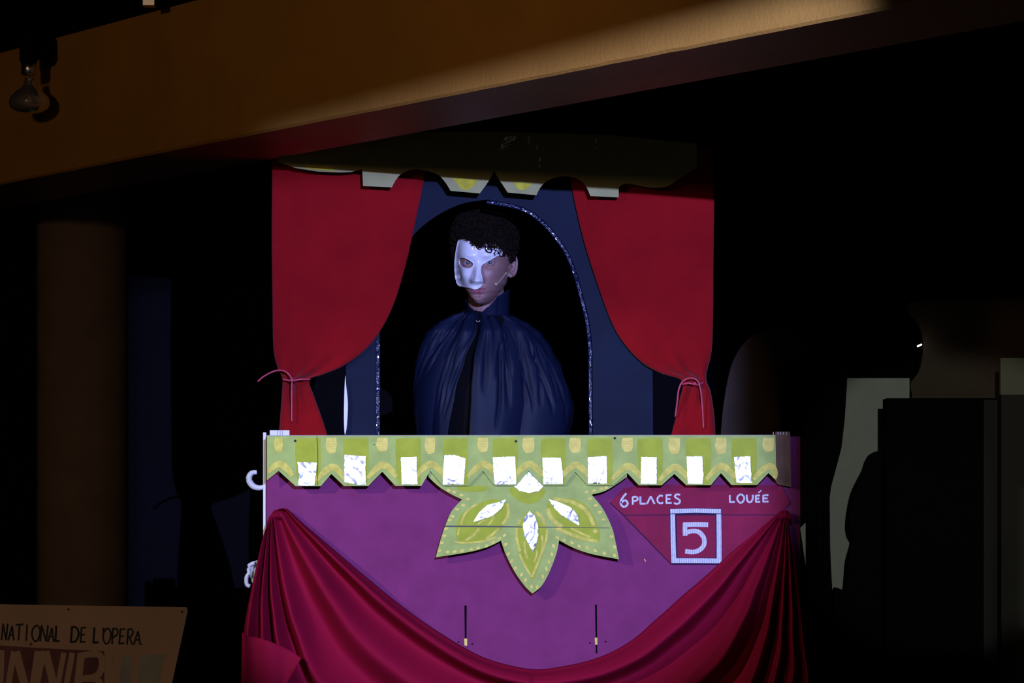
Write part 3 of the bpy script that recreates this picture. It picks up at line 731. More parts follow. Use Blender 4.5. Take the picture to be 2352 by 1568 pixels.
# big pale letters on the maroon band
pb = mb
def big(L, wd=17): pb.ribbon([Z2(*p) for p in L], wd, DO-.0009, 0)
big([(20, 730), (0, 1350)], 13)
big([(165, 745), (60, 1350)], 14); big([(185, 745), (345, 1350)], 19); big([(445, 740), (350, 1350)], 14)
big([(515, 740), (390, 1350)], 13); big([(535, 740), (680, 1350)], 18); big([(750, 760), (640, 1350)], 12)
big([(850, 760), (740, 1350)], 13)
big([(955, 770), (890, 1350)], 17)
big(crom([(930, 800), (1080, 775), (1180, 800), (1195, 930), (1120, 1040), (900, 1070)], 4), 15)
big(crom([(900, 1070), (1130, 1070), (1190, 1200), (1100, 1320), (880, 1340)], 4), 15)
big([(1230, 770), (1290, 800), (1300, 900)], 13)
for ch, x0, x1 in (('N', 12, 80), ('A', 95, 160), ('T', 170, 262), ('I', 285, 325), ('O', 362, 468), ('N', 462, 556), ('A', 562, 628), ('L', 640, 705),
                   ('D', 820, 925), ('E', 935, 1005), ('L', 1085, 1165), ("'", 1185, 1215), ('O', 1198, 1298), ('P', 1305, 1378), ('E', 1390, 1462), ('R', 1483, 1560), ('A', 1568, 1645), ('.', 1650, 1680)):
    xm = (x0+x1)/2; yt = 415+(xm/1650)*68; yb = 608+(xm/1650)*60
    if ch == 'A': yt += 25
    glyph(mb, ch, x0, yt, x1, yb, 3.6 if ch not in "LD" else 4.6, DO-.0012, Z2, 1, slant=14)
mb.build('board', [PAPER, INK, MAROON, GREYW], po)
for x in (-120, 250):
    q = P(x, 1900, DO); MB().box((q.x-.015, DO+.0065, 0), (q.x+.015, DO+.03, P(0, 1700, DO).z)).build('leg', BLACK, po)

# ------------------------------------------------------------ dim things at the right
DR = 11.08
o = MB().slab([(1800, 868), (2089, 868), (2089, pyz(0, DR)), (1800, pyz(0, DR))], DR, .02, 0).build('pale_panel', mat('pale_grey_panel', (.42, .43, .40), .8, var=.04))
tag(o, 'tall pale grey panel standing at the right between dark cloths', 'panel')
def darkslab(name, pts, d, th, m, label, cat, r=3):
    q = crom(pts, r) if r else pts
    o = MB().slab(q, d, th, 0).build(name, m); return tag(o, label, cat)
fy = lambda d: pyz(0, d)
def hang(name, left, right, d, y_end, m, label, cat, amp=.02, kf=9):
    """cloth between two edge tables, pleated"""
    mb = MB(); vs = []; fs = []; NR, NC = 60, 40
    def at(T, y):
        if y <= T[0][1]: return T[0][0]
        for (xa, ya), (xb, yb) in zip(T, T[1:]):
            if ya <= y <= yb: return lerp(xa, xb, (y-ya)/((yb-ya) or 1))
        return T[-1][0]
    y0 = left[0][1]
    for j in range(NR+1):
        y = lerp(y0, y_end, (j/NR)**1.6)
        for i in range(NC+1):
            u = i/NC; q = P(lerp(at(left, y), at(right, y), u), y, d); q.y = d-amp*.5-amp*.5*math.sin(u*kf*math.pi); vs.append(q)
    for j in range(NR):
        for i in range(NC): q = j*(NC+1)+i; fs.append((q, q+NC+1, q+NC+2, q+1))
    o = mb.add(vs, fs).build(name, m, smooth=True); o.modifiers.new('t', 'SOLIDIFY').thickness = .003
    return tag(o, label, cat)
d = 11.03
hang('black_drape', [(1855, 770), (1853, 1180), (1853, 1320), (1853, 1330)], [(1948, 770), (1945, 876), (1940, 960), (1932, 1030), (1905, 1130), (1906, 1250), (1909, 1320), (1917, 1450), (1917, 1460)], d, fy(d), BLACKC,
     'black hanging cloth along the left of the pale grey panel', 'drape')
hang('black_drape', [(1795, 800), (1795, 1190), (1838, 1212), (1850, 1312), (1856, 1330)], [(1858, 800), (1858, 1190), (1840, 1213), (1852, 1313), (1860, 1330)], d-.06, fy(d), BLACKC,
     'narrow black hanging cloth just right of the purple box', 'drape') if False else None
# narrow lit sliver of the panel shows right of the box, so the cloth there is cut to a point
darkslab('black_board', [(1795, 840), (1858, 840), (1853, 1197), (1838, 1212), (1853, 1316), (1862, fy(10.7)), (1795, fy(10.7))], 10.7, .02, BLACK,
         'narrow black board just right of the purple box', 'board', 0)
dk = [(2036, 1031), (2015, 1036), (1998, 1048), (1988, 1075), (1962, 1130), (1951, 1205), (1962, 1236), (1951, 1282), (1944, 1352), (1930, 1352), (1918, 1358), (1915, 1450)]
fig = MB().slab(crom(dk, 4)+[(1915, fy(10.9)), (2036, fy(10.9))], 10.9, .1, 0)
o = fig.build('lumpy_slab', BLACKC); tag(o, 'black slab with a lumpy outline beside the black cabinet', 'covered stack')  # black slab cut to a lumpy outline
cab = thing('black_cabinet', 'tall black cabinet at the lower right of the picture', 'cabinet', P(2170, fy(10.7), 10.7))
MB().box((P(2037, 0, 10.7).x, 10.7, 0), (P(2300, 0, 10.7).x, 10.82, P(0, 914, 10.7).z)).build('body', mat('black_lacquer', (.003, .003, .004), .9, spec=.01), cab)
MB().box((P(2260, 0, 10.69).x, 10.69, .02), (P(2298, 0, 10.69).x, 10.6995, P(0, 918, 10.69).z)).build('door', mat('black_door_panel', (.010, .009, .009), .6, spec=.2), cab)
o = MB().slab([(2300, 906), (2500, 906), (2500, fy(10.5)), (2300, fy(10.5))], 10.5, .05, 0).build('dark_partition', mat('dark_grey_board', (.035, .033, .03), .9)); tag(o, 'dark grey partition to the right of the black cabinet', 'partition')
o = MB().slab([(2298, 822), (2500, 822), (2500, fy(11.1)), (2298, fy(11.1))], 11.1, .03, 0).build('pale_partition', mat('olive_grey_board', (.20, .21, .16), .85)); tag(o, 'olive grey board rising above the partition at the right edge', 'board')
# two brown slabs shaped as lit patches of wall between shadows
BRN = mat('lit_patch_slab', (.105, .075, .055), .85, var=.1, vscale=8)
q = crom([(1655, 1010), (1662, 930), (1680, 840), (1712, 785), (1760, 756), (1815, 760), (1845, 785), (1842, 805), (1810, 835), (1800, 880), (1806, 960), (1800, 1010)], 5)
o = MB().slab(q+[(1800, fy(10.95)), (1655, fy(10.95))], 10.95, .06, 0).build('lit_patch_slab', BRN); tag(o, 'brown slab shaped as a lit wall patch behind the right red curtain', 'board')
q = crom([(2095, 905), (2092, 880), (2112, 850), (2122, 795), (2112, 745), (2085, 710), (2090, 692)], 5)
o = MB().slab(q+[(2500, 680), (2500, fy(11.6)), (2095, fy(11.6))], 11.6, .05, 0).build('light_pool_slab', BRN); tag(o, 'brown slab shaped as a light pool on the wall above the black cabinet', 'panel')  # curved edge gives the slab the outline of a light pool
c = P(2116, 791, 11.5)
mb = MB(); mb.ball(c, .0024); mb.tube([c, (c.x, 11.6, c.z)], .003)
o = mb.build('indicator_lamp', mat('lamp_glow', (1, 1, .9), .4, emis=((1, 1, .85), 3))); tag(o, 'tiny glowing lamp on the brown slab at the right', 'lamp')

# ------------------------------------------------------------ the masked person
PX, PY, PZ = -0.078, 9.60, 2.387           # head centre, eye level
YAW = math.radians(-11); PITCH = math.radians(3)
person = thing('person', 'person in a dark navy cape and white half mask standing in the arch', 'person', (-.06, 9.64, .80))
def H(v):
    x, y, z = v
    y2 = y*math.cos(PITCH)-z*math.sin(PITCH); z2 = y*math.sin(PITCH)+z*math.cos(PITCH)
    x3 = x*math.cos(YAW)-y2*math.sin(YAW); y3 = x*math.sin(YAW)+y2*math.cos(YAW)
    return Vector((PX+x3, PY+y3, PZ+z2))
def Hinv(p):
    x, y, z = p[0]-PX, p[1]-PY, p[2]-PZ
    x2 = x*math.cos(YAW)+y*math.sin(YAW); y2 = -x*math.sin(YAW)+y*math.cos(YAW)
    return Vector((x2, y2*math.cos(PITCH)+z*math.sin(PITCH), -y2*math.sin(PITCH)+z*math.cos(PITCH)))
Wt = [(-.116, .010), (-.110, .023), (-.100, .032), (-.087, .042), (-.072, .052), (-.055, .062), (-.03, .068), (0, .073), (.03, .076), (.06, .075), (.085, .067), (.105, .050), (.118, .030), (.1255, .004)]
Ft = [(-.116, .072), (-.111, .086), (-.104, .092), (-.097, .0915), (-.088, .0895), (-.078, .0935), (-.066, .0945), (-.05, .092), (-.03, .091), (-.01, .0905), (.0, .092), (.02, .098), (.045, .097), (.07, .090), (.09, .076), (.107, .056), (.118, .034), (.1255, .004)]
Bt = [(-.116, -.045), (-.111, -.03), (-.101, -.012), (-.088, .006), (-.073, .028), (-.05, .062), (-.02, .085), (.03, .098), (.07, .090), (.095, .07), (.112, .042), (.1255, .004)]
def G(v, c, s): return math.exp(-((v-c)/s)**2)
def head_mesh():
    mb = MB(); NZ, NA = 190, 200; vs = []; fs = []
    for j in range(NZ+1):
        t = j/NZ; z = -.116+(.2415)*(.5-.5*math.cos(math.pi*t))
        w_, f_, b_ = interp(Wt, z), interp(Ft, z), interp(Bt, z)
        for i in range(NA):
            a_ = 2*math.pi*i/NA; s_, c_ = math.sin(a_), math.cos(a_)
            x = w_*math.copysign(abs(s_)**.92, s_)
            y = -f_*abs(c_)**.95 if c_ > 0 else b_*abs(c_)**.95
            # flatter face plane: push the front corners a little forwards
            if c_ > 0 and -.1 < z < .06: y -= .006*math.sin(min(1, abs(s_)*1.0)*math.pi)
            if c_ > 0.05:
                ax = abs(x); d_ = 0
                nz = min(1, max(0, (.008-z)/.052))         # 0 at nasion, 1 at tip
                if z > -.0535 and z < .012:
                    d_ += (.004+.024*nz**1.15)*math.exp(-(ax/(.0065+.0065*nz))**2)
                elif z <= -.0535:
                    d_ += .028*math.exp(-(ax/.013)**2)*math.exp(-((z+.0535)/.0035)**2)
                d_ += .010*G(ax, .0135, .0055)*G(z, -.049, .0062)
                d_ += .0045*G(ax, .028, .020)*G(z, .019, .008)
                d_ -= .0135*G(ax, .031, .0165)*G(z, -.001, .0115)
                d_ += .006*G(ax, .046, .014)*G(z, -.030, .014)
                d_ -= .0035*G(ax, .042, .014)*G(z, -.066, .016)
                lw = math.exp(-(ax/.0215)**4)
                d_ += .0050*lw*G(z, -.0705, .0042)+.0055*math.exp(-(ax/.017)**4)*G(z, -.0815, .0046)-.0060*lw*G(z, -.0757+.0012*(ax/.02)**2, .0019)
                d_ -= .0035*math.exp(-(ax/.020)**2)*G(z, -.0905, .0045)
                d_ += .0040*math.exp(-(ax/.017)**2)*G(z, -.101, .008)
                d_ -= .0015*math.exp(-(ax/.004)**2)*G(z, -.062, .006)
                y -= d_
            vs.append(H((x, y, z)))
    for j in range(NZ):
        for i in range(NA): fs.append((j*NA+i, j*NA+(i+1) % NA, (j+1)*NA+(i+1) % NA, (j+1)*NA+i))
    fs.append(tuple(range(NA-1, -1, -1))); fs.append(tuple(NZ*NA+k for k in range(NA)))
    mb.add(vs, fs); return mb
EYES = [(-.0315, -.0752, 0.0), (.0315, -.0752, 0.0)]
def lids(mb):
    for ex, ey, ez in EYES:
        for up in (1, -1):
            vs = []; fs = []; n, m = 22, 8
            for rr in (.0140, .0120):
                for j in range(m+1):
                    # elevation from rim to behind, with almond-shaped rim
                    for i in range(n+1):
                        az = math.radians(-80+160*i/n); rim = (16 if up > 0 else 13)*math.cos(az*1.1)
                        el = math.radians(lerp(rim, 80, j/m))
                        vs.append(H((ex+rr*math.sin(az)*math.cos(el), ey-rr*math.cos(az)*math.cos(el), ez+up*rr*math.sin(el))))
            K = (n+1)*(m+1); q = lambda l, j, i: l*K+j*(n+1)+i
            for j in range(m):
                for i in range(n):
                    fs.append((q(0, j, i), q(0, j, i+1), q(0, j+1, i+1), q(0, j+1, i))); fs.append((q(1, j, i), q(1, j+1, i), q(1, j+1, i+1), q(1, j, i+1)))
            for i in range(n):
                fs.append((q(0, 0, i), q(1, 0, i), q(1, 0, i+1), q(0, 0, i+1))); fs.append((q(0, m, i), q(0, m, i+1), q(1, m, i+1), q(1, m, i)))
            for j in range(m):
                fs.append((q(0, j, 0), q(0, j+1, 0), q(1, j+1, 0), q(1, j, 0))); fs.append((q(0, j, n), q(1, j, n), q(1, j+1, n), q(0, j+1, n)))
            mb.add(vs, fs)
def ears(mb):
    for sx in (-1, 1):
        def E(u, v, w_): # u back, v up, w out
            return H((sx*(.0735+w_+u*.38), .006+u, -.006+v))
        rim = []
        for k in range(19):
            t = math.radians(-118+k*15.0); rim.append((.003+.0165*math.cos(t)+.004*math.sin(t), .0305*math.sin(t)*(1.0 if t > 0 else 1.02), .004+.004*math.cos(t)))
        mb.tube([E(*p) for p in rim], [.0036]*19, 8)
        anti = [(.004+.009*math.cos(math.radians(a_)), .002+.017*math.sin(math.radians(a_)), .004) for a_ in range(-90, 100, 20)]
        mb.tube([E(*p) for p in anti], .0030, 8)
        # plate, lobe, tragus
        vs = []; n = 20
        for w_ in (.000, -.004):
            for k in range(n): t = 2*math.pi*k/n; vs.append(E(.003+.0165*math.cos(t), .0305*math.sin(t), w_))
        mb.add(vs, [tuple(range(n)), tuple(range(2*n-1, n-1, -1))]+[(k, n+k, n+(k+1) % n, (k+1) % n) for k in range(n)])
        mb.ball(E(-.004, -.029, .003), .0065); mb.ball(E(-.010, -.006, .003), .0045)
def taper(mb, a_, b_, ra, rb, n=20, sc=None):
    a_, b_ = Vector(a_), Vector(b_); pts = []; rs = []
    t = (b_-a_).normalized()
    for k in range(7): g = math.pi/2*k/6; pts.append(a_-t*ra*math.cos(g)*.98); rs.append(max(1e-4, ra*math.sin(g)))
    for k in range(7): g = math.pi/2*k/6; pts.append(b_+t*rb*math.sin(g)*.98); rs.append(max(1e-4, rb*math.cos(g)))
    mb.tube(pts, rs, n)
bx, by = -.055, 9.665
def limbs(mb, grow=0.0, parts='all'):
    g = grow
    if parts in ('all', 'top'):
        mb.ball((bx, by, 2.00), 1, 32, sc=(.165+g, .105+g, .19+g)); mb.ball((bx, by-.005, 1.80), 1, 28, sc=(.140+g, .095+g, .19+g))
        for s_ in (-1, 1):
            taper(mb, (bx+s_*.05, by+.012, 2.155), (bx+s_*.128, by, 2.10), .044+g, .050+g)
            taper(mb, (bx+s_*.145, by, 2.09), (bx+s_*.165, by+.02, 1.82), .048+g, .038+g)
            taper(mb, (bx+s_*.165, by+.02, 1.82), (bx+s_*.165, by-.055, 1.59), .038+g, .028+g)
    if parts in ('all', 'low'):
        mb.ball((bx, by, 1.66), 1, 28, sc=(.158+g, .112+g, .13+g))
        for s_ in (-1, 1):
            taper(mb, (bx+s_*.085, by, 1.62), (bx+s_*.098, by-.01, 1.25), .082+g, .056+g)
            taper(mb, (bx+s_*.098, by-.01, 1.25), (bx+s_*.105, by+.015, .90), .056+g, .038+g)
    if parts == 'all':
        taper(mb, (PX+.004, PY+.022, 2.325), (bx-.012, by-.010, 2.16), .050, .060)
        taper(mb, (bx-.02, by, 2.20), (bx, by+.01, 2.12), .064, .095)
        for s_ in (-1, 1):
            taper(mb, (bx+s_*.105, by+.015, .89), (bx+s_*.115, by-.12, .835), .036, .030)
            # hand: palm, four fingers of unequal length, thumb from its side
            wr = Vector((bx+s_*.165, by-.055, 1.59)); pd = Vector((-s_*.10, -.25, -1)).normalized(); sd = Vector((0, 1, -.2)).normalized(); nn = pd.cross(sd)
            for k in range(4):
                base = wr+pd*.085+sd*(-.030+.020*k)
                taper(mb, wr+pd*.015+sd*(-.018+.012*k), base, .016, .0125, 12)
                L_ = (.070, .078, .072, .056)[k]; bend = nn*s_*(.010+.004*k)
                p1 = base+pd*L_*.45; p2 = p1+pd*L_*.32+bend*.7; p3 = p2+pd*L_*.22+bend*1.3
                taper(mb, base, p1, .0090, .0085, 10); taper(mb, p1, p2, .0085, .0078, 10); taper(mb, p2, p3, .0078, .0066, 10)
            tb_ = wr+pd*.03-sd*.026; t1 = tb_+pd*.032-sd*.024; t2 = t1+pd*.028-sd*.006
            taper(mb, tb_, t1, .012, .0100, 10); taper(mb, t1, t2, .0100, .0080, 10)
def remeshed(mb, vox, smooth_it=2):
    me = bpy.data.meshes.new('tmp'); me.from_pydata(mb.v, [], mb.f); me.update()
    o = bpy.data.objects.new('tmp', me); COL.objects.link(o)
    r = o.modifiers.new('r', 'REMESH'); r.mode = 'VOXEL'; r.voxel_size = vox; r.adaptivity = 0
    if smooth_it: s_ = o.modifiers.new('s', 'SMOOTH'); s_.factor = .5; s_.iterations = smooth_it
    dg_ = bpy.context.evaluated_depsgraph_get(); ev = o.evaluated_get(dg_); m2 = bpy.data.meshes.new_from_object(ev)
    vs = [v.co.copy() for v in m2.vertices]; fs = [tuple(p.vertices) for p in m2.polygons]
    bpy.data.objects.remove(o); bpy.data.meshes.remove(me); bpy.data.meshes.remove(m2)
    return vs, fs
body = head_mesh(); lids(body); ears(body); limbs(body)
vs, fs = remeshed(body, .0020, 4)
mi = []
for f in fs:
    c = vs[f[0]]
    k = 0
    if c.z > 2.28 and c.z < 2.33:
        h = Hinv(c)
        if h.y < -.07 and abs(h.x) < .0225:
            e = 1-(abs(h.x)/.0225)**2
            if -.0762-.0105*e**.7 < h.z < -.0745+.0085*e**.8: k = 1
    mi.append(k)
print('body faces', len(fs))
link('body', vs, fs, [SKIN, LIPS], person, mi, True)
hv = [v for v in body.v]; HB = BVHTree.FromPolygons(vs, fs)
# eyes
def eye_mat():
    m = bpy.data.materials.new('eye_white_and_iris'); m.use_nodes = True; nt = m.node_tree; b_ = nt.nodes['Principled BSDF']
    b_.inputs['Roughness'].default_value = .12
    tc = nt.nodes.new('ShaderNodeTexCoord'); sx = nt.nodes.new('ShaderNodeSeparateXYZ'); nt.links.new(tc.outputs['Object'], sx.inputs[0])
    cm = nt.nodes.new('ShaderNodeCombineXYZ'); nt.links.new(sx.outputs[0], cm.inputs[0]); nt.links.new(sx.outputs[2], cm.inputs[1])
    ln = nt.nodes.new('ShaderNodeVectorMath'); ln.operation = 'LENGTH'; nt.links.new(cm.outputs[0], ln.inputs[0])
    r = nt.nodes.new('ShaderNodeValToRGB'); r.color_ramp.interpolation = 'LINEAR'
    mu = nt.nodes.new('ShaderNodeMath'); mu.operation = 'MULTIPLY'; mu.inputs[1].default_value = 100; nt.links.new(ln.outputs['Value'], mu.inputs[0])
    e = r.color_ramp.elements; e[0].position = .20; e[0].color = (.005, .005, .006, 1); e[1].position = .24; e[1].color = (.045, .09, .12, 1)
    for p_, c_ in ((.52, (.03, .05, .07, 1)), (.60, (.42, .36, .36, 1))): q_ = e.new(p_); q_.color = c_
    nt.links.new(mu.outputs[0], r.inputs['Fac']); nt.links.new(r.outputs['Color'], b_.inputs['Base Color'])
    return m
EM = eye_mat()
for i, (ex, ey, ez) in enumerate(EYES):
    c = H((ex, ey, ez)); mb = MB(); mb.ball(c, .0122, 32); mb.build('eye', EM, person, True, origin=c)
# mask: fitted over the face, cut to the half-mask outline
def ZM(u, v): return (980+u/5.407, 450+v/5.407)
mo = crom([(388, 548), (430, 538), (500, 545), (560, 585), (640, 625), (720, 640), (830, 648), (930, 662)], 4)[:-1]+crom([(930, 662), (943, 700), (940, 735)], 3)[:-1]+ \
     crom([(940, 735), (880, 750), (800, 792), (735, 830), (688, 860), (676, 905), (682, 965), (700, 1035), (697, 1095), (650, 1145), (592, 1160), (540, 1145), (460, 1130), (388, 1108), (360, 1040), (346, 950), (342, 860), (350, 750), (366, 640), (388, 548)], 4)[:-1]
hole = crom([(408, 790), (435, 770), (490, 780), (545, 812), (574, 840), (560, 878), (515, 895), (455, 883), (415, 850)], 4, True)
V2, F2 = cdt([ZM(*p) for p in mo], 1.5, [[ZM(*p) for p in hole]])
co = []
cpos = Vector((0, 0, EYE))
for x, y in V2:
    t_ = P(x, y, 9.6); dr_ = (t_-cpos).normalized()
    hit = HB.ray_cast(cpos, dr_)
    if hit[0] is not None and hit[0].y < 9.62: dist = (hit[0]-cpos).length
    else:
        nr = HB.find_nearest(P(x, y, 9.575)); dist = (nr[0]-cpos).length if nr[0].y < 9.64 else 9.6
    co.append([dr_, dist])
dist = [c_[1] for c_ in co]
adj = [[] for _ in co]
for f in F2:
    for k in range(3): adj[f[k]].append(f[(k+1) % 3]); adj[f[(k+1) % 3]].append(f[k])
raw = dist[:]
free = [i for i, (x, y) in enumerate(V2) if (lambda h: h[0] is None or h[0].y >= 9.62)(HB.ray_cast(cpos, co[i][0]))]
for it in range(60):
    for i in free: dist[i] = sum(dist[j] for j in adj[i])/max(1, len(adj[i]))
raw = dist[:]
for it in range(22):
    nd = []
    for i, a_ in enumerate(adj):
        m_ = sum(dist[j] for j in a_)/max(1, len(a_))
        nd.append(min(raw[i], m_) if it < 18 else .5*dist[i]+.5*m_)    # bridges hollows, keeps the ridges
    dist = nd
for i, (x, y) in enumerate(V2):          # the moulded nose of the mask
    if 596 < y < 656:
        t_ = (y-600)/48; cxn = 1103-7*t_; hw = 5+8*min(1, max(0, t_)); a_ = min(1, max(0, t_))**1.3
        if y > 648: a_ *= math.exp(-((y-648)/2.2)**2)
        dist[i] -= .013*a_*math.exp(-abs((x-cxn)/hw)**2.6)
        dist[i] += .003*math.exp(-((x-cxn+hw+6)/5)**2)*math.exp(-((y-632)/16)**2)
mv = [cpos+c_[0]*(d_-.0065) for c_, d_ in zip(co, dist)]
ff = [f if (mv[f[1]]-mv[f[0]]).cross(mv[f[2]]-mv[f[0]]).y < 0 else tuple(reversed(f)) for f in F2]
mk = link('mask', mv, ff, MASKM, person, smooth=True, label='glossy white half mask over brow, nose and one cheek')
sd_ = mk.modifiers.new('t', 'SOLIDIFY'); sd_.thickness = .0018; sd_.offset = -1

# hair: a dark cap with several hundred coiled locks
mb = MB(); hv_ = []; hf_ = []
NZ, NA = 40, 60
def hair_r(az, el):
    """surface of the hair mass, head coordinates, az 0 = face"""
    d_ = Vector((math.sin(az)*math.cos(el), -math.cos(az)*math.cos(el), math.sin(el)))
    c_ = Vector((0, .004, .060))
    rx, ry, rz = .0915, .1175, .108
    return c_+Vector((d_.x*rx, d_.y*ry, d_.z*rz))
def hair_low(az):      # lowest elevation of the hair at this azimuth
    a_ = (math.degrees(az)+180) % 360-180
    return math.radians(interp([(-180, -62), (-120, -58), (-85, -28), (-60, 3), (-38, 8), (-20, 4), (0, -7), (20, -16), (35, -21), (62, -22), (85, -32), (120, -55), (180, -62)], a_))
for j in range(NZ+1):
    for i in range(NA):
        az = 2*math.pi*i/NA; lo_ = hair_low(az); el = lerp(lo_, math.pi/2, j/NZ)
        p = hair_r(az, el); c_ = Vector((0, .008, .05)); p = c_+(p-c_)*(.90 if j > 3 else .84+.02*j)
        p += (p-c_).normalized()*.006*noise.noise(p*60)
        hv_.append(H(p))
for j in range(NZ):
    for i in range(NA): hf_.append((j*NA+i, j*NA+(i+1) % NA, (j+1)*NA+(i+1) % NA, (j+1)*NA+i))
hf_.append(tuple(range(NA-1, -1, -1)))
mb.add(hv_, hf_)
random.seed(11)
def curl(c_, ax, r, L, turns, tr, n=11):
    ax = ax.normalized(); u = ax.cross(Vector((0, 0, 1)))
    if u.length < .05: u = ax.cross(Vector((1, 0, 0)))
    u.normalize(); v = ax.cross(u); ph = random.uniform(0, 6.28); pts = []
    for k in range(n+1):
        t = k/n; a_ = ph+2*math.pi*turns*t
        pts.append(H(c_+ax*(t-.5)*L+(u*math.cos(a_)+v*math.sin(a_))*r*(.55+.45*math.sin(math.pi*t))))
    mb.tube(pts, [tr*(1 if 0 < k < n else .5) for k in range(n+1)], 4, cap=False)
for k in range(2900):
    az = random.uniform(-math.pi, math.pi); lo_ = hair_low(az)
    s_ = random.uniform(math.sin(lo_), 1); el = math.asin(s_)
    p = hair_r(az, el); c_ = Vector((0, .008, .05)); p = c_+(p-c_)*random.uniform(.90, 1.03)
    rd = (p-c_).normalized(); tn = rd.cross(Vector((random.uniform(-1, 1), random.uniform(-1, 1), random.uniform(-1, 1))))
    curl(p, tn+rd*random.uniform(-.3, .3), random.uniform(.0035, .0075), random.uniform(.010, .022), random.uniform(1.0, 2.0), random.uniform(.0006, .0010))
# loose curls falling on the mask
def loose(L, r):
    pts = []
    for x, y in crom([ZM(*q) for q in L], 6):
        t_ = P(x, y, 9.6); dr_ = (t_-cpos).normalized(); hit = HB.ray_cast(cpos, dr_); dd = (hit[0]-cpos).length if hit[0] else 9.52
        pts.append(cpos+dr_*(dd-.011))
    mb.tube(pts, r, 6)
loose([(735, 610), (728, 650), (740, 685), (775, 700), (805, 690), (800, 660), (778, 640), (765, 655), (775, 668)], .0015)
loose([(790, 610), (800, 640), (812, 670), (790, 700), (755, 690), (735, 660)], .0013)
loose([(615, 590), (612, 625), (635, 655), (670, 665)], .0010)
loose([(640, 600), (645, 630), (680, 640), (700, 620)], .0012)
loose([(910, 640), (935, 660), (950, 690), (940, 705)], .0013)
mb.build('hair', HAIR, person, True, label='short dark curly hair')

# headset microphone
mb = MB()
def face_pt(x, y, off=.004):
    t_ = P(x, y, 9.6); dr_ = (t_-cpos).normalized(); hit = HB.ray_cast(cpos, dr_); dd = (hit[0]-cpos).length if hit[0] else 9.6
    return cpos+dr_*(dd-off)
L = [face_pt(*ZM(*q)) for q in ((985, 960), (965, 985), (930, 1030), (890, 1075), (862, 1095))]
mb.tube([Vector(q) for q in crom([tuple(q) for q in L], 4)], .0011, 6); mb.ball(L[-1], .0042); mb.ball(L[0], .0026)
HEADSET = mat('beige_microphone', (.55, .48, .28), .5)
mb.build('headset_microphone', HEADSET, person, True, label='thin beige cheek microphone')

# black shirt and trousers, shoes
mb = MB(); limbs(mb, .006, 'top'); taper(mb, (PX+.003, by-.018, 2.222), (bx, by+.002, 2.13), .0715, .104); v_, f_ = remeshed(mb, .007, 2); link('shirt', v_, f_, BLACKC, person, smooth=True)
mb = MB(); limbs(mb, .010, 'low'); v_, f_ = remeshed(mb, .008, 2); link('trousers', v_, f_, BLACKC, person, smooth=True)
for s_ in (-1, 1):
    mb = MB(); taper(mb, (bx+s_*.106, by+.03, .848), (bx+s_*.118, by-.14, .840), .045, .037); mb.box((bx+s_*.108-.03, by-.15, .8005), (bx+s_*.108+.03, by+.06, .82))
    v_, f_ = remeshed(mb, .006, 1); link('shoe', v_, f_, BLACK, person, smooth=True)

# cape
capeT = [(706, 1076, 1142), (716, 1058, 1156), (728, 1024, 1190), (742, 994, 1218), (765, 972, 1246), (800, 960, 1268), (850, 951, 1291), (900, 947, 1309), (935, 947, 1318), (965, 951, 1314), (1000, 955, 1306), (1100, 950, 1312), (1300, 935, 1330), (1600, 915, 1350)]
ryT = [(706, .060), (728, .095), (765, .130), (850, .150), (1000, .168), (1600, .20)]
DK = 9.665
random.seed(21)
CREASE = [(random.uniform(0, 1), random.uniform(735, 800), random.uniform(70, 210), random.uniform(.0025, .006), random.uniform(-.02, .02), random.uniform(.006, .013)) for _ in range(36)]
CREASE += [(.075, 745, 130, .004, .01, .014), (.105, 760, 160, .004, .03, .013), (.14, 770, 190, .005, .05, .012), (.19, 800, 180, .005, .05, .010), (.93, 740, 130, .004, -.03, .014), (.90, 745, 150, .004, -.04, .015), (.87, 750, 190, .004, -.045, .014), (.83, 770, 200, .005, -.04, .012)]
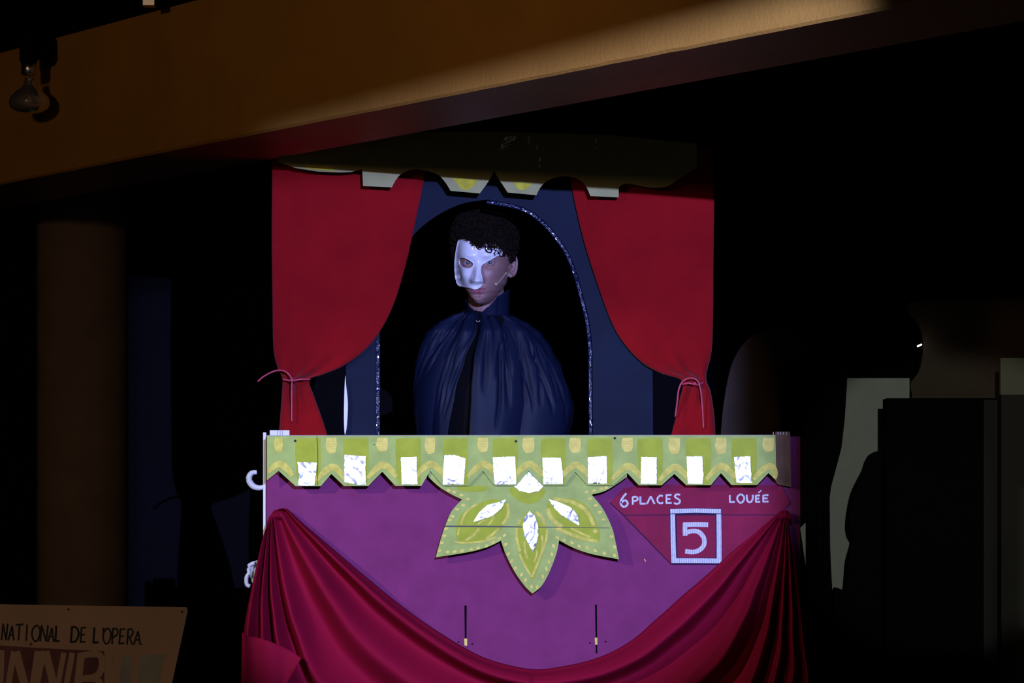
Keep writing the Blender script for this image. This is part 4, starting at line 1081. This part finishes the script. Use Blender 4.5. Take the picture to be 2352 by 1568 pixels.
def cape():
    mb = MB(); vs = []; fs = []; NV, NU = 150, 420
    ys = [706+ (1600-706)*(j/NV)**1.7 for j in range(NV+1)]
    for y in ys:
        xl = interp([(a_, b_) for a_, b_, c_ in capeT], y); xr = interp([(a_, c_) for a_, b_, c_ in capeT], y); ry = interp(ryT, y)
        cxp = (xl+xr)/2; rxp = (xr-xl)/2
        gl = interp([(706, 1095), (760, 1096), (830, 1068), (900, 1046), (1000, 1028), (1600, 985)], y); gr = interp([(706, 1099), (760, 1098), (830, 1089), (900, 1084), (1000, 1080), (1600, 1070)], y)
        f0 = math.asin(max(-1, min(1, (gr-cxp)/rxp))); f1 = math.asin(max(-1, min(1, (gl-cxp)/rxp)))+2*math.pi
        v = (y-706)/894
        for i in range(NU+1):
            u = i/NU; ph = lerp(f0, f1, u)
            top = math.exp(-((y-735)/60)**2)
            w1 = abs(math.sin(u*23+1.1*math.sin(u*9)+.3)); w2 = abs(math.sin(u*41+2*math.sin(u*13)))
            big_ = math.sin(u*26+1.5*math.sin(u*11)+v*1.2)
            r_ = -.016*top*(1-w1)**1.5*2.1-.009*top*(1-w2)*1.5
            gz = min(1, max(0, (y-730)/120)); r_ += gz*(.011*big_*(.6+.4*v)+.003*math.sin(u*61+v*5+math.sin(u*17)*2)-.010*(1-abs(math.sin(u*19+.9)))**3)
            for cu, cy0, cl_, cw, cs, ca in CREASE:
                tt = (y-cy0)/cl_
                if 0 < tt < 1:
                    du = u-cu-cs*tt
                    if abs(du) < .03: r_ -= ca*math.sin(math.pi*tt)*math.exp(-(du/cw)**2)
            r_ += .010*noise.noise(Vector((u*9, y*.008, 4)))*gz
            ed = abs(math.sin(ph))**8                # keep the outline where the photo has it
            r_ *= (1-.75*ed)
            r_ *= min(1, (y-700)/30)
            X = (cxp-CX)*9.64/FPX+(rxp*9.64/FPX+r_)*math.sin(ph); Y = DK-(ry+r_)*math.cos(ph)
            sag = 5*top*math.sin(u*23)
            vs.append(Vector((X, Y, EYE+(HY-y)*9.64/FPX+ .0006*sag)))
    for j in range(NV):
        for i in range(NU): q = j*(NU+1)+i; fs.append((q, q+NU+1, q+NU+2, q+1))
    mb.add(vs, fs); return mb
co_ = cape().build('cape', CAPE, person, True, label='gathered navy satin cape'); co_.modifiers.new('t', 'SOLIDIFY').thickness = .0015
# collar
mb = MB(); vs = []; fs = []; NU, NV = 120, 10
for j in range(NV+1):
    v = j/NV
    for i in range(NU+1):
        u = i/NU; ph = lerp(math.radians(2), math.radians(358), u); fr0 = min(u, 1-u)
        hgt = interp([(0, .004), (.05, .022), (.13, .050), (.25, .064), (.5, .072)], fr0)
        rx = lerp(.060, .066+.004*math.sin(u*15), v); ry = lerp(.062, .070, v)
        if fr0 < .12: rx += .004*(1-fr0/.12); ry += .006
        X = PX+.010+rx*math.sin(ph-.36); Y = 9.640-ry*math.cos(ph-.36); Z = 2.238+(hgt+.014*max(0, math.sin(ph))*min(1, fr0*6))*v
        vs.append(Vector((X, Y, Z)))
for j in range(NV):
    for i in range(NU): q = j*(NU+1)+i; fs.append((q, q+1, q+NU+2, q+NU+1))
mb.add(vs, fs); co_ = mb.build('collar', CAPE, person, True); co_.modifiers.new('t', 'SOLIDIFY').thickness = .002
c = P(1098, 738, 9.545)
mb = MB(); mb.tube([c+Vector((-.0045, 0, .002)), c+Vector((-.002, -.003, -.002)), c+Vector((.002, -.003, -.002)), c+Vector((.0045, 0, .002))], .0016, 8); mb.ball(c+Vector((-.004, 0, .001)), .003); mb.ball(c+Vector((.004, 0, .001)), .003)
mb.build('clasp', STEEL, person, True, label='small metal clasp at the throat')
